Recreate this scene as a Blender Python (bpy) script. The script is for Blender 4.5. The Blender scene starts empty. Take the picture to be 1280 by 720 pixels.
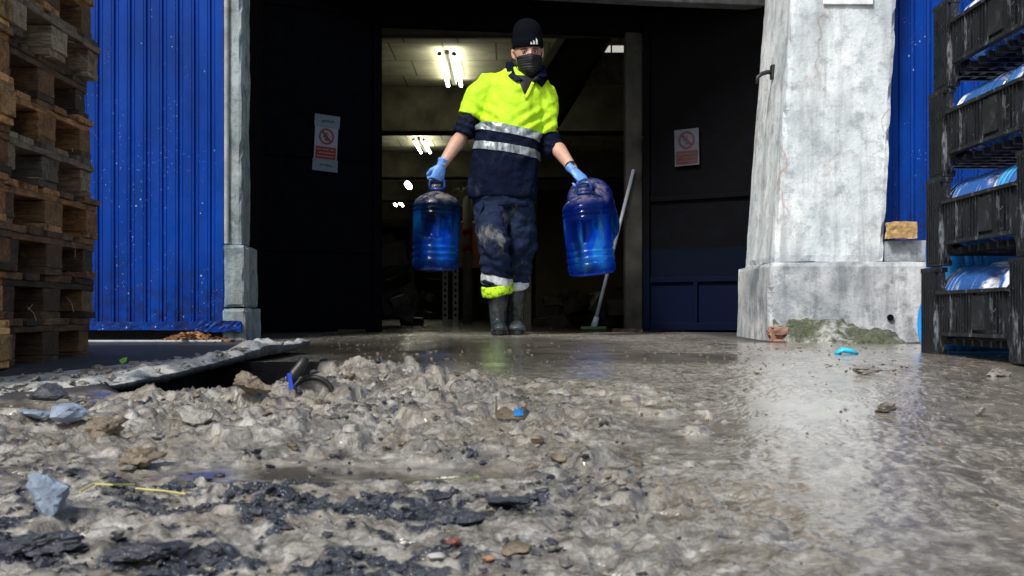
import bpy, bmesh, math, random
import numpy as np
from mathutils import Vector, Matrix, noise as mnoise
from mathutils.bvhtree import BVHTree

R = math.radians
rng = random.Random(11)
nrng = np.random.RandomState(5)
scene = bpy.context.scene
COL = scene.collection

# ------------------------------------------------------------------ camera
EYE = 0.107            # camera height over the doorway floor (the street falls away towards the camera)
F = 1500.0             # focal length in px of a 1280 px wide frame
HOR = 395.0
cd = bpy.data.cameras.new('camera'); cam = bpy.data.objects.new('camera', cd); COL.objects.link(cam)
cam.location = (0, 0, EYE); cam.rotation_euler = (R(90), 0, 0)
cd.sensor_width = 36; cd.lens = 36 * F / 1280
cd.shift_y = (HOR - 360) / 1280
cd.clip_start = 0.05; cd.clip_end = 2000
cd.dof.use_dof = True; cd.dof.focus_distance = 5.2; cd.dof.aperture_fstop = 13
scene.camera = cam

# ------------------------------------------------------------------ light
SUN_EL, SUN_AZ = 48, 216          # azimuth the light comes from, clockwise from +Y
w = bpy.data.worlds.new('World'); scene.world = w; w.use_nodes = True
nt = w.node_tree; bg = nt.nodes['Background']
sky = nt.nodes.new('ShaderNodeTexSky'); sky.sky_type = 'NISHITA'; sky.sun_disc = False
sky.sun_elevation = R(SUN_EL); sky.sun_rotation = R(SUN_AZ); sky.air_density = 1.4; sky.dust_density = 3.5
nt.links.new(sky.outputs[0], bg.inputs[0]); bg.inputs[1].default_value = 0.085
sl = bpy.data.lights.new('sun', 'SUN'); sl.energy = 2.3; sl.angle = R(10); sl.color = (1.0, 0.985, 0.96)
so = bpy.data.objects.new('sun', sl); COL.objects.link(so)
el, az = R(SUN_EL), R(SUN_AZ)
sd = Vector((math.sin(az) * math.cos(el), math.cos(az) * math.cos(el), math.sin(el)))
so.rotation_euler = (-sd).to_track_quat('-Z', 'Y').to_euler(); so.location = sd * 30

vs = scene.view_settings
vs.view_transform = 'Standard'; vs.look = 'None'; vs.exposure = 0.66; vs.gamma = 1.0
try: vs.use_curve_mapping = False
except Exception: pass

def W(px, py, d):
    """point seen at photo pixel (px,py) when it stands d metres in front of the camera"""
    return Vector(((px - 640) * d / F, d, EYE + (HOR - py) * d / F))

# ------------------------------------------------------------------ node helper
class NB:
    def __init__(s, name, **kw):
        s.m = bpy.data.materials.new(name); s.m.use_nodes = True
        s.t = s.m.node_tree; s.b = s.t.nodes['Principled BSDF']; s.out = s.t.nodes['Material Output']
        s._tc = None
        for k, v in kw.items(): s.set(k, v)
    def n(s, ty, **p):
        x = s.t.nodes.new(ty)
        for k, v in p.items(): setattr(x, k, v)
        return x
    def lk(s, v, sock):
        if isinstance(v, bpy.types.NodeSocket): s.t.links.new(v, sock)
        elif isinstance(v, (tuple, list)) and len(v) == 3 and sock.type == 'RGBA': sock.default_value = (*v, 1)
        else: sock.default_value = v
    def set(s, k, v): s.lk(v, s.b.inputs[k.replace('_', ' ')])
    def tc(s, which='Object'):
        if not s._tc: s._tc = s.n('ShaderNodeTexCoord')
        return s._tc.outputs[which]
    def map(s, scale=(1, 1, 1), rot=(0, 0, 0), vec=None):
        x = s.n('ShaderNodeMapping'); s.lk(vec or s.tc(), x.inputs[0])
        x.inputs['Scale'].default_value = scale; x.inputs['Rotation'].default_value = rot
        return x.outputs[0]
    def noise(s, scale, detail=4, rough=0.55, vec=None, dist=0.0):
        x = s.n('ShaderNodeTexNoise'); s.lk(vec or s.tc(), x.inputs['Vector'])
        x.inputs['Scale'].default_value = scale; x.inputs['Detail'].default_value = detail
        x.inputs['Roughness'].default_value = rough; x.inputs['Distortion'].default_value = dist
        return x.outputs[0]
    def vor(s, scale, vec=None, feature='F1', rnd=1.0):
        x = s.n('ShaderNodeTexVoronoi', feature=feature); s.lk(vec or s.tc(), x.inputs['Vector'])
        x.inputs['Scale'].default_value = scale; x.inputs['Randomness'].default_value = rnd
        return x.outputs[0]
    def ramp(s, fac, stops, interp='LINEAR'):
        x = s.n('ShaderNodeValToRGB'); s.lk(fac, x.inputs[0]); cr = x.color_ramp; cr.interpolation = interp
        while len(cr.elements) < len(stops): cr.elements.new(0.5)
        for e, (p, c) in zip(cr.elements, stops):
            e.position = p; e.color = (c, c, c, 1) if not isinstance(c, (tuple, list)) else (*c, 1)
        return x.outputs[0]
    def mix(s, f, a, b, blend='MIX'):
        x = s.n('ShaderNodeMix', data_type='RGBA', blend_type=blend)
        s.lk(f, x.inputs[0]); s.lk(a, x.inputs[6]); s.lk(b, x.inputs[7]); return x.outputs[2]
    def ma(s, op, a, b=0.0, c=0.0, clamp=False):
        x = s.n('ShaderNodeMath', operation=op, use_clamp=clamp)
        s.lk(a, x.inputs[0]); s.lk(b, x.inputs[1]); s.lk(c, x.inputs[2]); return x.outputs[0]
    def sep(s, vec):
        x = s.n('ShaderNodeSeparateXYZ'); s.lk(vec, x.inputs[0]); return x.outputs
    def bump(s, h, strength=0.5, dist=0.01, normal=None):
        x = s.n('ShaderNodeBump'); s.lk(h, x.inputs['Height']); x.inputs['Strength'].default_value = strength
        x.inputs['Distance'].default_value = dist
        if normal is not None: s.lk(normal, x.inputs['Normal'])
        s.lk(x.outputs[0], s.b.inputs['Normal']); return x.outputs[0]
    def rnd(s):
        return s.n('ShaderNodeObjectInfo').outputs['Random']
    def attr(s, name):
        return s.n('ShaderNodeAttribute', attribute_name=name)

def simple(name, col, rough=0.5, var=0.25, scale=12, bump=0.2, bs=60, bd=0.003, **kw):
    b = NB(name, **kw)
    n1 = b.noise(scale, 5)
    c2 = tuple(c * (1 - var) for c in col); c3 = tuple(min(1, c * (1 + var)) for c in col)
    b.set('Base Color', b.ramp(n1, [(0.3, c2), (0.7, c3)]))
    b.set('Roughness', b.ramp(b.noise(scale * 2.3, 4), [(0.3, max(0, rough - .12)), (0.7, min(1, rough + .12))]))
    b.bump(b.noise(bs, 4), bump, bd)
    return b.m

# ------------------------------------------------------------------ mesh builder
class MB:
    def __init__(s): s.v = []; s.f = []; s.mi = []
    def add(s, verts, faces, mi=0):
        o = len(s.v); s.v += [tuple(p) for p in verts]
        s.f += [tuple(i + o for i in f) for f in faces]; s.mi += [mi] * len(faces)
        return s
    def box(s, c, size, rot=None, mi=0, taper=1.0):
        hx, hy, hz = size[0] / 2, size[1] / 2, size[2] / 2; vs_ = []
        for z in (-1, 1):
            k = taper if z > 0 else 1
            for x, y in ((-1, -1), (1, -1), (1, 1), (-1, 1)):
                p = Vector((x * hx * k, y * hy * k, z * hz))
                if rot is not None: p = rot @ p
                vs_.append(p + Vector(c))
        return s.add(vs_, [(0, 3, 2, 1), (4, 5, 6, 7), (0, 1, 5, 4), (1, 2, 6, 5), (2, 3, 7, 6), (3, 0, 4, 7)], mi)
    def rbox(s, lo, hi, seg=(1, 1, 1), jit=0.0, rg=rng, rot=None, mi=0):
        """box with subdivided, jittered faces"""
        nx, ny, nz = seg; idx = {}; vs_ = []
        def vid(i, j, k):
            key = (i, j, k)
            if key not in idx:
                p = Vector((lo[0] + (hi[0] - lo[0]) * i / nx, lo[1] + (hi[1] - lo[1]) * j / ny, lo[2] + (hi[2] - lo[2]) * k / nz))
                p += Vector((rg.uniform(-jit, jit), rg.uniform(-jit, jit), rg.uniform(-jit, jit)))
                if rot is not None: p = rot @ p
                idx[key] = len(vs_); vs_.append(p)
            return idx[key]
        fs = []
        for i in range(nx):
            for j in range(ny):
                fs.append((vid(i, j, 0), vid(i, j + 1, 0), vid(i + 1, j + 1, 0), vid(i + 1, j, 0)))
                fs.append((vid(i, j, nz), vid(i + 1, j, nz), vid(i + 1, j + 1, nz), vid(i, j + 1, nz)))
        for i in range(nx):
            for k in range(nz):
                fs.append((vid(i, 0, k), vid(i + 1, 0, k), vid(i + 1, 0, k + 1), vid(i, 0, k + 1)))
                fs.append((vid(i, ny, k), vid(i, ny, k + 1), vid(i + 1, ny, k + 1), vid(i + 1, ny, k)))
        for j in range(ny):
            for k in range(nz):
                fs.append((vid(0, j, k), vid(0, j, k + 1), vid(0, j + 1, k + 1), vid(0, j + 1, k)))
                fs.append((vid(nx, j, k), vid(nx, j + 1, k), vid(nx, j + 1, k + 1), vid(nx, j, k + 1)))
        return s.add(vs_, fs, mi)
    def tube(s, pts, rad, n=16, u=(1, 0, 0), mi=0, cap=True, pw=2.0):
        """closed loft along pts; rad = r or (ru, rv) per point; u = reference axis (one or per point)"""
        pts = [Vector(p) for p in pts]; rings = []
        for i, p in enumerate(pts):
            t = (pts[min(i + 1, len(pts) - 1)] - pts[max(i - 1, 0)]).normalized()
            uu = Vector(u[i]) if isinstance(u, list) else Vector(u)
            uu = uu - t * uu.dot(t)
            if uu.length < 1e-4: uu = t.orthogonal()
            uu.normalize(); vv = t.cross(uu)
            r = rad[i] if isinstance(rad, list) else rad
            ru, rv = r if isinstance(r, (tuple, list)) else (r, r)
            ring = []
            for k in range(n):
                a = 2 * math.pi * k / n; ca, sa = math.cos(a), math.sin(a)
                ca = math.copysign(abs(ca) ** (2 / pw), ca); sa = math.copysign(abs(sa) ** (2 / pw), sa)
                ring.append(p + uu * ca * ru + vv * sa * rv)
            rings.append(ring)
        vs_ = [q for r_ in rings for q in r_]; fs = []
        for i in range(len(pts) - 1):
            for k in range(n):
                a, b = i * n + k, i * n + (k + 1) % n
                fs.append((a, b, b + n, a + n))
        if cap:
            fs.append(tuple(reversed(range(n)))); o = (len(pts) - 1) * n; fs.append(tuple(o + k for k in range(n)))
        return s.add(vs_, fs, mi)
    def lathe(s, prof, n=48, mi=0, origin=(0, 0, 0)):
        vs_ = [(origin[0] + r * math.cos(2 * math.pi * k / n), origin[1] + r * math.sin(2 * math.pi * k / n), origin[2] + z) for r, z in prof for k in range(n)]
        fs = []
        for i in range(len(prof) - 1):
            for k in range(n):
                a, b = i * n + k, i * n + (k + 1) % n
                fs.append((a, b, b + n, a + n))
        return s.add(vs_, fs, mi)
    def poly(s, pts2, y0, y1, mi=0, front=None):
        """prism: outline in (x,z) extruded between depths y0,y1"""
        n = len(pts2)
        vs_ = [(x, y0, z) for x, z in pts2] + [(x, y1, z) for x, z in pts2]
        fs = [tuple(range(n)), tuple(reversed(range(n, 2 * n)))] + [(i, i + n, (i + 1) % n + n, (i + 1) % n) for i in range(n)]
        return s.add(vs_, fs, mi)
    def build(s, name, mats, parent=None, smooth=False, bevel=0.0, fix=False):
        me = bpy.data.meshes.new(name)
        off = wloc(parent) if parent else Vector((0, 0, 0))
        me.from_pydata([(p[0] - off[0], p[1] - off[1], p[2] - off[2]) for p in s.v], [], s.f)
        if not isinstance(mats, (list, tuple)): mats = [mats]
        for m in mats: me.materials.append(m)
        me.polygons.foreach_set('material_index', s.mi)
        me.update()
        if fix:
            bm = bmesh.new(); bm.from_mesh(me); bmesh.ops.recalc_face_normals(bm, faces=bm.faces); bm.to_mesh(me); bm.free()
        if smooth: me.polygons.foreach_set('use_smooth', [True] * len(me.polygons))
        o = bpy.data.objects.new(name, me); COL.objects.link(o)
        if parent: o.parent = parent
        if bevel:
            md = o.modifiers.new('bevel', 'BEVEL'); md.width = bevel; md.segments = 2; md.limit_method = 'ANGLE'
        return o

def wloc(o):
    v = Vector((0, 0, 0))
    while o is not None:
        v += o.location; o = o.parent
    return v
def tag(o, label=None, cat=None, group=None, kind=None):
    if label: o['label'] = label
    if cat: o['category'] = cat
    if group: o['group'] = group
    if kind: o['kind'] = kind
    return o
def empty(name, loc=(0, 0, 0), rz=0.0, **kw):
    o = bpy.data.objects.new(name, None); COL.objects.link(o); o.location = loc; o.rotation_euler = (0, 0, rz)
    o.empty_display_size = 0.1
    return tag(o, **kw)
def copy_tree(o, parent=None):
    c = o.copy(); COL.objects.link(c)
    if parent: c.parent = parent
    for ch in list(o.children): copy_tree(ch, c)
    return c

def remesh(mb, voxel, smooth_it=4, disp=None):
    """union of overlapping closed lofts as one continuous surface -> new mesh"""
    me = bpy.data.meshes.new('tmp'); me.from_pydata(mb.v, [], mb.f); me.update()
    bm = bmesh.new(); bm.from_mesh(me); bmesh.ops.recalc_face_normals(bm, faces=bm.faces); bm.to_mesh(me); bm.free()
    o = bpy.data.objects.new('tmp', me); COL.objects.link(o)
    md = o.modifiers.new('r', 'REMESH'); md.mode = 'VOXEL'; md.voxel_size = voxel
    sm = o.modifiers.new('s', 'SMOOTH'); sm.iterations = smooth_it; sm.factor = 0.5
    bpy.context.view_layer.update()
    dg = bpy.context.evaluated_depsgraph_get()
    res = bpy.data.meshes.new_from_object(o.evaluated_get(dg))
    bpy.data.objects.remove(o); bpy.data.meshes.remove(me)
    res.materials.clear()
    if disp is not None:
        res.update()
        nv = [v.normal.copy() for v in res.vertices]
        for v, nn in zip(res.vertices, nv): v.co += nn * disp(v.co)
    res.polygons.foreach_set('use_smooth', [True] * len(res.polygons)); res.update()
    return res
def place_mesh(me, name, mats, parent):
    off = wloc(parent) if parent else Vector((0, 0, 0))
    me.transform(Matrix.Translation(-off)); me.name = name
    if not isinstance(mats, (list, tuple)): mats = [mats]
    for m in mats: me.materials.append(m)
    o = bpy.data.objects.new(name, me); COL.objects.link(o); o.parent = parent
    return o

# ------------------------------------------------------------------ numpy noise
def _hash(ix, iy, seed):
    h = (ix.astype(np.int64) * 374761393 + iy.astype(np.int64) * 668265263 + seed * 1274126177) & 0xffffffff
    h = ((h ^ (h >> 13)) * 1274126177) & 0xffffffff
    return ((h ^ (h >> 16)) & 0xffffff) / float(0xffffff)
def vnoise(x, y, seed=0):
    ix = np.floor(x); iy = np.floor(y); fx = x - ix; fy = y - iy
    fx = fx * fx * fx * (fx * (fx * 6 - 15) + 10); fy = fy * fy * fy * (fy * (fy * 6 - 15) + 10)
    ix = ix.astype(np.int64); iy = iy.astype(np.int64)
    a = _hash(ix, iy, seed); b = _hash(ix + 1, iy, seed); c = _hash(ix, iy + 1, seed); d = _hash(ix + 1, iy + 1, seed)
    return (a + (b - a) * fx) * (1 - fy) + (c + (d - c) * fx) * fy
def fbm(x, y, oct=5, seed=0, gain=0.5, ridged=False):
    t = 0; amp = 1; tot = 0
    for o in range(oct):
        n = vnoise(x * 2 ** o + 17.3 * o, y * 2 ** o - 9.1 * o, seed + o)
        if ridged: n = 1 - abs(2 * n - 1)
        t = t + n * amp; tot += amp; amp *= gain
    return t / tot
def sstep(a, b, x):
    t = np.clip((x - a) / (b - a), 0, 1); return t * t * (3 - 2 * t)
# ================================================================== GROUND
PD = [-80, 0, 1.0, 1.4, 2.0, 3.0, 3.7, 4.5, 5.8, 7.0, 8.2, 80]
PH = [.33, .33, .305, .280, .238, .182, .156, .141, .124, .107, .103, .103]
def base_z(y): return EYE - np.interp(y, PD, PH)

def axis(fine0, fine1, step, far):
    f = np.arange(fine0, fine1, step); out = [f]
    a = []; s = step; v = fine1
    while v < far: a.append(v); s *= 1.25; v += s
    b = []; s = step; v = fine0 - step
    while v > -far: b.append(v); s *= 1.25; v -= s
    return np.concatenate([np.array(b[::-1]), f, np.array(a + [far])])
xs = axis(-2.1, 2.1, 0.005, 90)
yf = [0.95]
while yf[-1] < 8.6: yf.append(yf[-1] * 1.0028)
ya = []; s = .03; v = yf[-1] + .03
while v < 90: ya.append(v); s *= 1.2; v += s
yb = []; s = .01; v = .94
while v > -90: yb.append(v); s *= 1.25; v -= s
ys = np.array(yb[::-1] + yf + ya)
GX, GY = np.meshgrid(xs, ys)
wx = GX + .05 * (fbm(GX * 3, GY * 3, 3, 40) - .5); wy = GY + .12 * (fbm(GX * 3, GY * 3, 3, 50) - .5)

inside = sstep(7.6, 8.0, GY)
def ell(cx, cy, rx, ry, rot=0.0):
    c, s_ = math.cos(rot), math.sin(rot); dx, dy = wx - cx, wy - cy
    return np.sqrt(((dx * c + dy * s_) / rx) ** 2 + ((-dx * s_ + dy * c) / ry) ** 2)
heap = 1 - sstep(.55, 1.0, ell(-.42, 2.72, .62, .78))
heap = np.maximum(heap, .8 * (1 - sstep(.4, 1.0, ell(-.1, 2.35, .42, .55))))
heap = np.maximum(heap, .75 * (1 - sstep(.4, 1.0, ell(-.95, 2.25, .5, .35))))
heap = np.maximum(heap, .5 * (1 - sstep(.4, 1.0, ell(.12, 2.9, .35, .45))))
front = (1 - sstep(1.75, 2.1, wy)) * (1 - sstep(.0, .35, wx - .1 * wy))        # lumpy mud close to the camera
frontR = (1 - sstep(1.2, 2.2, wy)) * sstep(.0, .5, wx)
asph = (1 - sstep(-.06, .06, wx - np.interp(wy, [2.4, 3.0, 3.6, 6.0], [-1.3, -1.02, -.98, -1.12]))) * sstep(2.55, 2.85, wy)
asph = np.maximum(asph, sstep(5.35, 5.6, wy - .25 * fbm(GX * 6, GY * 6, 3, 3)) * sstep(.9, 1.25, wx))
channel = (1 - sstep(.5, 1.0, ell(-.2, 5.1, .95, 1.9)))                      # wet clean strip in front of the door
channel = np.maximum(channel, .9 * (1 - sstep(.5, 1.0, ell(.55, 4.2, .55, .45))))
puddle = (1 - sstep(.6, 1.0, ell(-.28, 1.86, .34, .09)))
puddle = np.maximum(puddle, 1 - sstep(.6, 1.0, ell(.16, 1.22, .16, .1)))
puddle = np.maximum(puddle, .8 * (1 - sstep(.7, 1.0, ell(-.98, 1.95, .2, .05))))
sheet = sstep(.15, .75, wx + .15 * (wy - 2)) * (1 - asph) * (1 - inside)     # slurry film on the right

Z = base_z(GY)
Z += heap * .014 + .014 * heap * (fbm(GX * 6, GY * 6, 4, 7) - .4)
# a crest at the back of the heap
Z += .036 * (1 - sstep(.1, 1.0, ell(-.36, 3.15, .22, .16, .1))) + .020 * (1 - sstep(.1, 1.0, ell(-.1, 2.95, .22, .12, .1)))
# hollow under the broken slab
hole = 1 - sstep(.72, 1.0, ell(-.77, 3.44, .35, .52))
Z -= hole * .26
Z -= .030 * (1 - sstep(.3, 1.0, ell(-.74, 3.02, .34, .25)))
Z -= .050 * (1 - sstep(.3, 1.0, ell(1.72, 5.5, .62, .42)))
flat = np.clip(channel + puddle + inside, 0, 1)
rough_amt = np.clip(.14 - .09 * sheet + heap * 1.0 + front * .46 + frontR * .02 - flat * .5 - sheet * .06, .03, 1.2) * (1 - .8 * asph) 
w2x = wx + .030 * (fbm(GX * 16, GY * 16, 4, 140) - .5); w2y = wy + .030 * (fbm(GX * 16, GY * 16, 4, 150) - .5)
rid = fbm(w2x * 9, w2y * 8, 6, 21, .56, True); bil = fbm(w2x * 22, w2y * 20, 4, 25, .6)
terr = np.floor(bil * 7) / 7 + sstep(.55, 1, (bil * 7) % 1) / 7                       # torn, stepped edges
Z += rough_amt * (.034 * (rid - .58) + .040 * (terr - .5) + .026 * (fbm(w2x * 30, w2y * 26, 5, 35, .62, True) - .55) + .012 * (fbm(GX * 75, GY * 75, 3, 31, .65, True) - .5))
Z += .006 * (fbm(GX * 3.2, GY * 3.2, 3, 61) - .5) * (1 - inside)
# dragged streaks in the slurry on the right
ang = .32; su = (wx * math.cos(ang) - wy * math.sin(ang)); sv = (wx * math.sin(ang) + wy * math.cos(ang))
Z += .0040 * sheet * (fbm(su * 45, sv * 9, 4, 81, .6) - .5)
Z += .0022 * sheet * (fbm(su * 110, sv * 45, 3, 83, .6, True) - .5)

gsc = fbm(GX * 5, GY * 6, 3, 90)
grit_and_shade = np.clip(sstep(.55, .59, fbm(w2x * 26, w2y * 30, 4, 91) + .5 * (gsc - .5)) * (np.clip(front * 1.0 * (1 - sstep(-.15, .25, wx)) + heap * .35, 0, 1)), 0, 1)
grit_and_shade = np.maximum(grit_and_shade, sstep(.47, .52, fbm(w2x * 24, w2y * 30, 4, 95)) * (1 - sstep(.5, 1, ell(-.55, 1.16, .36, .13))))
grit_and_shade = np.maximum(grit_and_shade, sstep(.52, .57, fbm(w2x * 28, w2y * 34, 4, 96)) * (1 - sstep(.5, 1, ell(-.2, 1.66, .5, .12))))
grit_and_shade = np.maximum(grit_and_shade, sstep(.48, .53, fbm(w2x * 24, w2y * 28, 4, 97)) * (1 - sstep(.5, 1, ell(-1.05, 2.0, .35, .35))))
hole_shade = 1 - sstep(.98, 1.12, ell(-.77, 3.44, .35, .52)); grit_and_shade = np.maximum(grit_and_shade, hole_shade); asph = np.maximum(asph, 0); shade_keep = hole_shade  # mask also carries the painted shade of the hollow
Z += grit_and_shade * .008 * (fbm(GX * 90, GY * 70, 2, 101, .7) - .35) * (1 - puddle) * (1 - hole)

# clods pressed into the heap: tilted, faceted lumps
def stamp(n, pick, r0, r1, hk, seed):
    rg = random.Random(seed)
    for _ in range(n):
        cx, cy = pick(rg); r = r0 + (r1 - r0) * rg.random() ** 2.2
        i0, i1 = np.searchsorted(xs, [cx - r * 1.5, cx + r * 1.5]); j0, j1 = np.searchsorted(ys, [cy - r * 1.5, cy + r * 1.5])
        if i1 - i0 < 3 or j1 - j0 < 3: continue
        X = GX[j0:j1, i0:i1] - cx; Y = GY[j0:j1, i0:i1] - cy
        m = np.full(X.shape, -9.0); k = rg.randint(4, 7); a0 = rg.random() * 6.28
        for q in range(k):
            a = a0 + 6.283 * q / k + rg.uniform(-.3, .3); e = r * rg.uniform(.6, 1.25)
            m = np.maximum(m, (X * math.cos(a) + Y * math.sin(a)) / e)
        m += .25 * (fbm(X / r * 2.2 + cx * 9, Y / r * 2.2, 3, seed) - .5)
        prof = np.clip((1 - m) * rg.uniform(1.3, 3.5), 0, 1); prof = prof ** .6
        ta, tt = rg.random() * 6.28, rg.uniform(0, .7)
        top = 1 + tt * (X * math.cos(ta) + Y * math.sin(ta)) / r
        zc = Z[min(j1 - 1, (j0 + j1) // 2), (i0 + i1) // 2]
        hh = r * hk * rg.uniform(.35, 1.0)
        cur = Z[j0:j1, i0:i1]
        Z[j0:j1, i0:i1] = np.where(prof > 0, np.maximum(cur, (zc - r * .3) * 1 + prof * (r * .3 + hh * top)), cur)
def pick_heap(rg):
    while True:
        x, y = rg.uniform(-1.3, .45), rg.uniform(1.6, 3.5)
        e = math.hypot((x + .4) / .85, (y - 2.5) / .95)
        hd = math.hypot((x + .86) / .3, (y - 3.33) / .5)
        if rg.random() > e * .95 and hd > 1.1: return x, y
def pick_front(rg):
    while True:
        y = rg.uniform(1.0, 2.0); x = rg.uniform(-.5 * y - .1, .12 * y)
        if math.hypot((x + .28) / .34, (y - 1.86) / .12) > 1: return x, y
def pick_right(rg):
    while True:
        y = 1.0 + 4.5 * rg.random() ** 1.3; x = rg.uniform(.0, .5 * y + .1)
        if rg.random() < .35 or y > 3.6: return x, y
stamp(170, pick_heap, .014, .050, .42, 1)
stamp(900, pick_heap, .005, .018, .55, 2)
stamp(110, pick_front, .010, .034, .26, 3)
stamp(700, pick_front, .003, .010, .5, 4)
stamp(260, pick_right, .002, .009, .3, 6)

wet = np.clip(channel * .9 + puddle + inside * .8 + .65 * sheet * sstep(.45, .6, fbm(su * 5, sv * 2.2, 4, 111)), 0, 1)
# level the puddles
Z = np.where(puddle > .02, Z * (1 - puddle) + puddle * (base_z(GY) - .004 + .0006 * (fbm(GX * 30, GY * 30, 2, 9))), Z)

# standing water fills every low spot up to a gently varying level
lvl = base_z(GY) + .0035 * (fbm(GX * 1.7, GY * 1.7, 3, 201) - .5) * 2 * (1 - channel * .6) - .0022 + .0022 * sheet + .003 * channel - .012 * heap - .006 * front * (1 - puddle)
filmd = lvl - Z
ripple = .0004 * (fbm(GX * 45, GY * 45, 3, 205) - .5)
film = sstep(-.0006, .0012, filmd) * (1 - hole_shade) * (1 - np.clip(asph, 0, 1))
Z = np.where((filmd > 0) & (hole_shade < .3) & (asph < .5), lvl + ripple, Z)
puddle = np.maximum(puddle, film)
0 and print('film fraction right', float(film[(GX > .3) & (GX < 1.5) & (GY > 1.5) & (GY < 5)].mean()), 'heap', float(film[heap > .6].mean()))
ny, nx = GX.shape
me = bpy.data.meshes.new('street_ground')
co = np.stack([GX, GY, Z], -1).reshape(-1, 3).astype(np.float32)
me.vertices.add(nx * ny); me.vertices.foreach_set('co', co.ravel())
I = (np.arange(ny - 1)[:, None] * nx + np.arange(nx - 1)[None, :]).ravel()
quads = np.stack([I, I + 1, I + nx + 1, I + nx], -1).astype(np.int32)
me.loops.add(quads.size); me.loops.foreach_set('vertex_index', quads.ravel())
me.polygons.add(len(quads)); me.polygons.foreach_set('loop_start', np.arange(0, quads.size, 4, dtype=np.int32))
me.polygons.foreach_set('use_smooth', np.ones(len(quads), dtype=bool))
me.update(calc_edges=True)
ca = me.color_attributes.new('soil', 'FLOAT_COLOR', 'POINT')
dirt_in = inside
ca.data.foreach_set('color', np.stack([np.clip(grit_and_shade, 0, 1), wet, np.clip(asph, 0, 1), np.clip(inside, 0, 1)], -1).astype(np.float32).ravel())
cb = me.color_attributes.new('zone', 'FLOAT_COLOR', 'POINT')
cb.data.foreach_set('color', np.stack([np.clip(channel, 0, 1), np.clip(sheet, 0, 1), puddle, hole_shade], -1).astype(np.float32).ravel())

b = NB('wet_mud_street'); pos = b.tc()
A = b.attr('soil'); s3 = b.n('ShaderNodeSeparateColor'); b.lk(A.outputs['Color'], s3.inputs[0])
g_, w_, a_ = s3.outputs[0], s3.outputs[1], s3.outputs[2]; in_ = A.outputs['Alpha']
B_ = b.attr('zone'); s4 = b.n('ShaderNodeSeparateColor'); b.lk(B_.outputs['Color'], s4.inputs[0])
ch_, sh_, pu_ = s4.outputs[0], s4.outputs[1], s4.outputs[2]; ho_ = B_.outputs['Alpha']
n_big = b.noise(3.2, 5, .6); n_mid = b.noise(17, 8, .72, None, .5); n_fine = b.noise(90, 5, .7)
mud = b.ramp(n_mid, [(.32, (.030, .025, .019)), (.42, (.115, .102, .082)), (.53, (.25, .238, .205)), (.66, (.47, .46, .42))])
mud = b.mix(b.ramp(n_big, [(.42, 0), (.62, .55)]), mud, b.ramp(n_fine, [(.3, (.14, .11, .07)), (.7, (.30, .26, .19))]))
stv = b.map((7, 2.6, 1), (0, 0, -.32)); st = b.noise(4.5, 8, .74, stv, .9)
px_, py_, _z = b.sep(pos); rgt = b.ma('SUBTRACT', px_, b.ma('MULTIPLY', py_, .27))
lowr = b.ramp(b.ma('ADD', b.ma('MULTIPLY', rgt, 1.6), b.ma('MULTIPLY', b.noise(3, 4, .6), .5)), [(.15, 0), (.45, .10)])  # browner at right: reflection of the crates put into the slurry colour
st = b.ma('SUBTRACT', st, lowr)
slurry = b.ramp(st, [(.28, (.10, .085, .072)), (.38, (.18, .155, .12)), (.44, (.37, .335, .275)), (.53, (.56, .525, .45)), (.72, (.68, .65, .58))])
flk = b.ma('MULTIPLY', b.ramp(b.noise(26, 6, .75, b.map((2.2, 1, 1), (0, 0, -.32)), .6), [(.51, 0), (.57, .9)]), b.ramp(b.noise(5, 4), [(.40, .25), (.58, 1)]))
slurry = b.mix(flk, slurry, b.ramp(n_fine, [(.4, (.085, .068, .058)), (.6, (.17, .145, .115))]))
mud = b.mix(b.ma('MULTIPLY', sh_, .9), mud, slurry)
mud = b.mix(b.ma('MULTIPLY', ch_, .8), mud, b.ramp(n_mid, [(.35, (.045, .042, .034)), (.65, (.13, .115, .09))]))
speck = b.ramp(b.vor(170), [(.10, (.35, .36, .38)), (.22, (.022, .026, .036)), (.6, (.012, .015, .024))])
mud = b.mix(g_, mud, speck)
mud = b.mix(ho_, mud, (.006, .006, .007))  # hollow painted near black for the shade under the slab
mud = b.mix(a_, mud, b.ramp(b.noise(26, 6, .7), [(.35, (.009, .010, .013)), (.62, (.032, .032, .034)), (.78, (.11, .10, .09))]))
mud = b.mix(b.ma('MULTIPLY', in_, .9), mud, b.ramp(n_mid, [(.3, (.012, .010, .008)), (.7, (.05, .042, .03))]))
mud = b.mix(b.ma('MULTIPLY', pu_, .55), mud, b.mix(sh_, (.16, .14, .11), (.38, .34, .275)))
b.set('Base Color', mud)
r_ = b.ramp(b.noise(22, 5, .6), [(.3, .12), (.7, .42)])
r_ = b.mix(w_, r_, b.ramp(b.noise(16, 5), [(.35, .05), (.7, .30)]))
r_ = b.mix(a_, r_, b.ramp(n_mid, [(.3, .6), (.7, .85)]))
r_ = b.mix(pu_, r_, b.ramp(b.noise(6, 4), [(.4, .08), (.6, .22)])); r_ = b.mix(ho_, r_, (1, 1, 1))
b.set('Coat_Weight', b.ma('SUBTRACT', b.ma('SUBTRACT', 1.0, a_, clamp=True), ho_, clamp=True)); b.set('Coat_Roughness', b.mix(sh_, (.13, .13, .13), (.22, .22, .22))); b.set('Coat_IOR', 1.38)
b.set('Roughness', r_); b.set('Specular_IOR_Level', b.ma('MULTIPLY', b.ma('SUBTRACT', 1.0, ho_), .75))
bs_ = b.ma('MULTIPLY', b.ma('SUBTRACT', 1.0, pu_), 1.0)
hgt = b.ma('ADD', b.ma('MULTIPLY', b.noise(130, 6, .7), .5), b.ma('MULTIPLY', b.noise(38, 5, .6, None, .8), .9))
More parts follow.
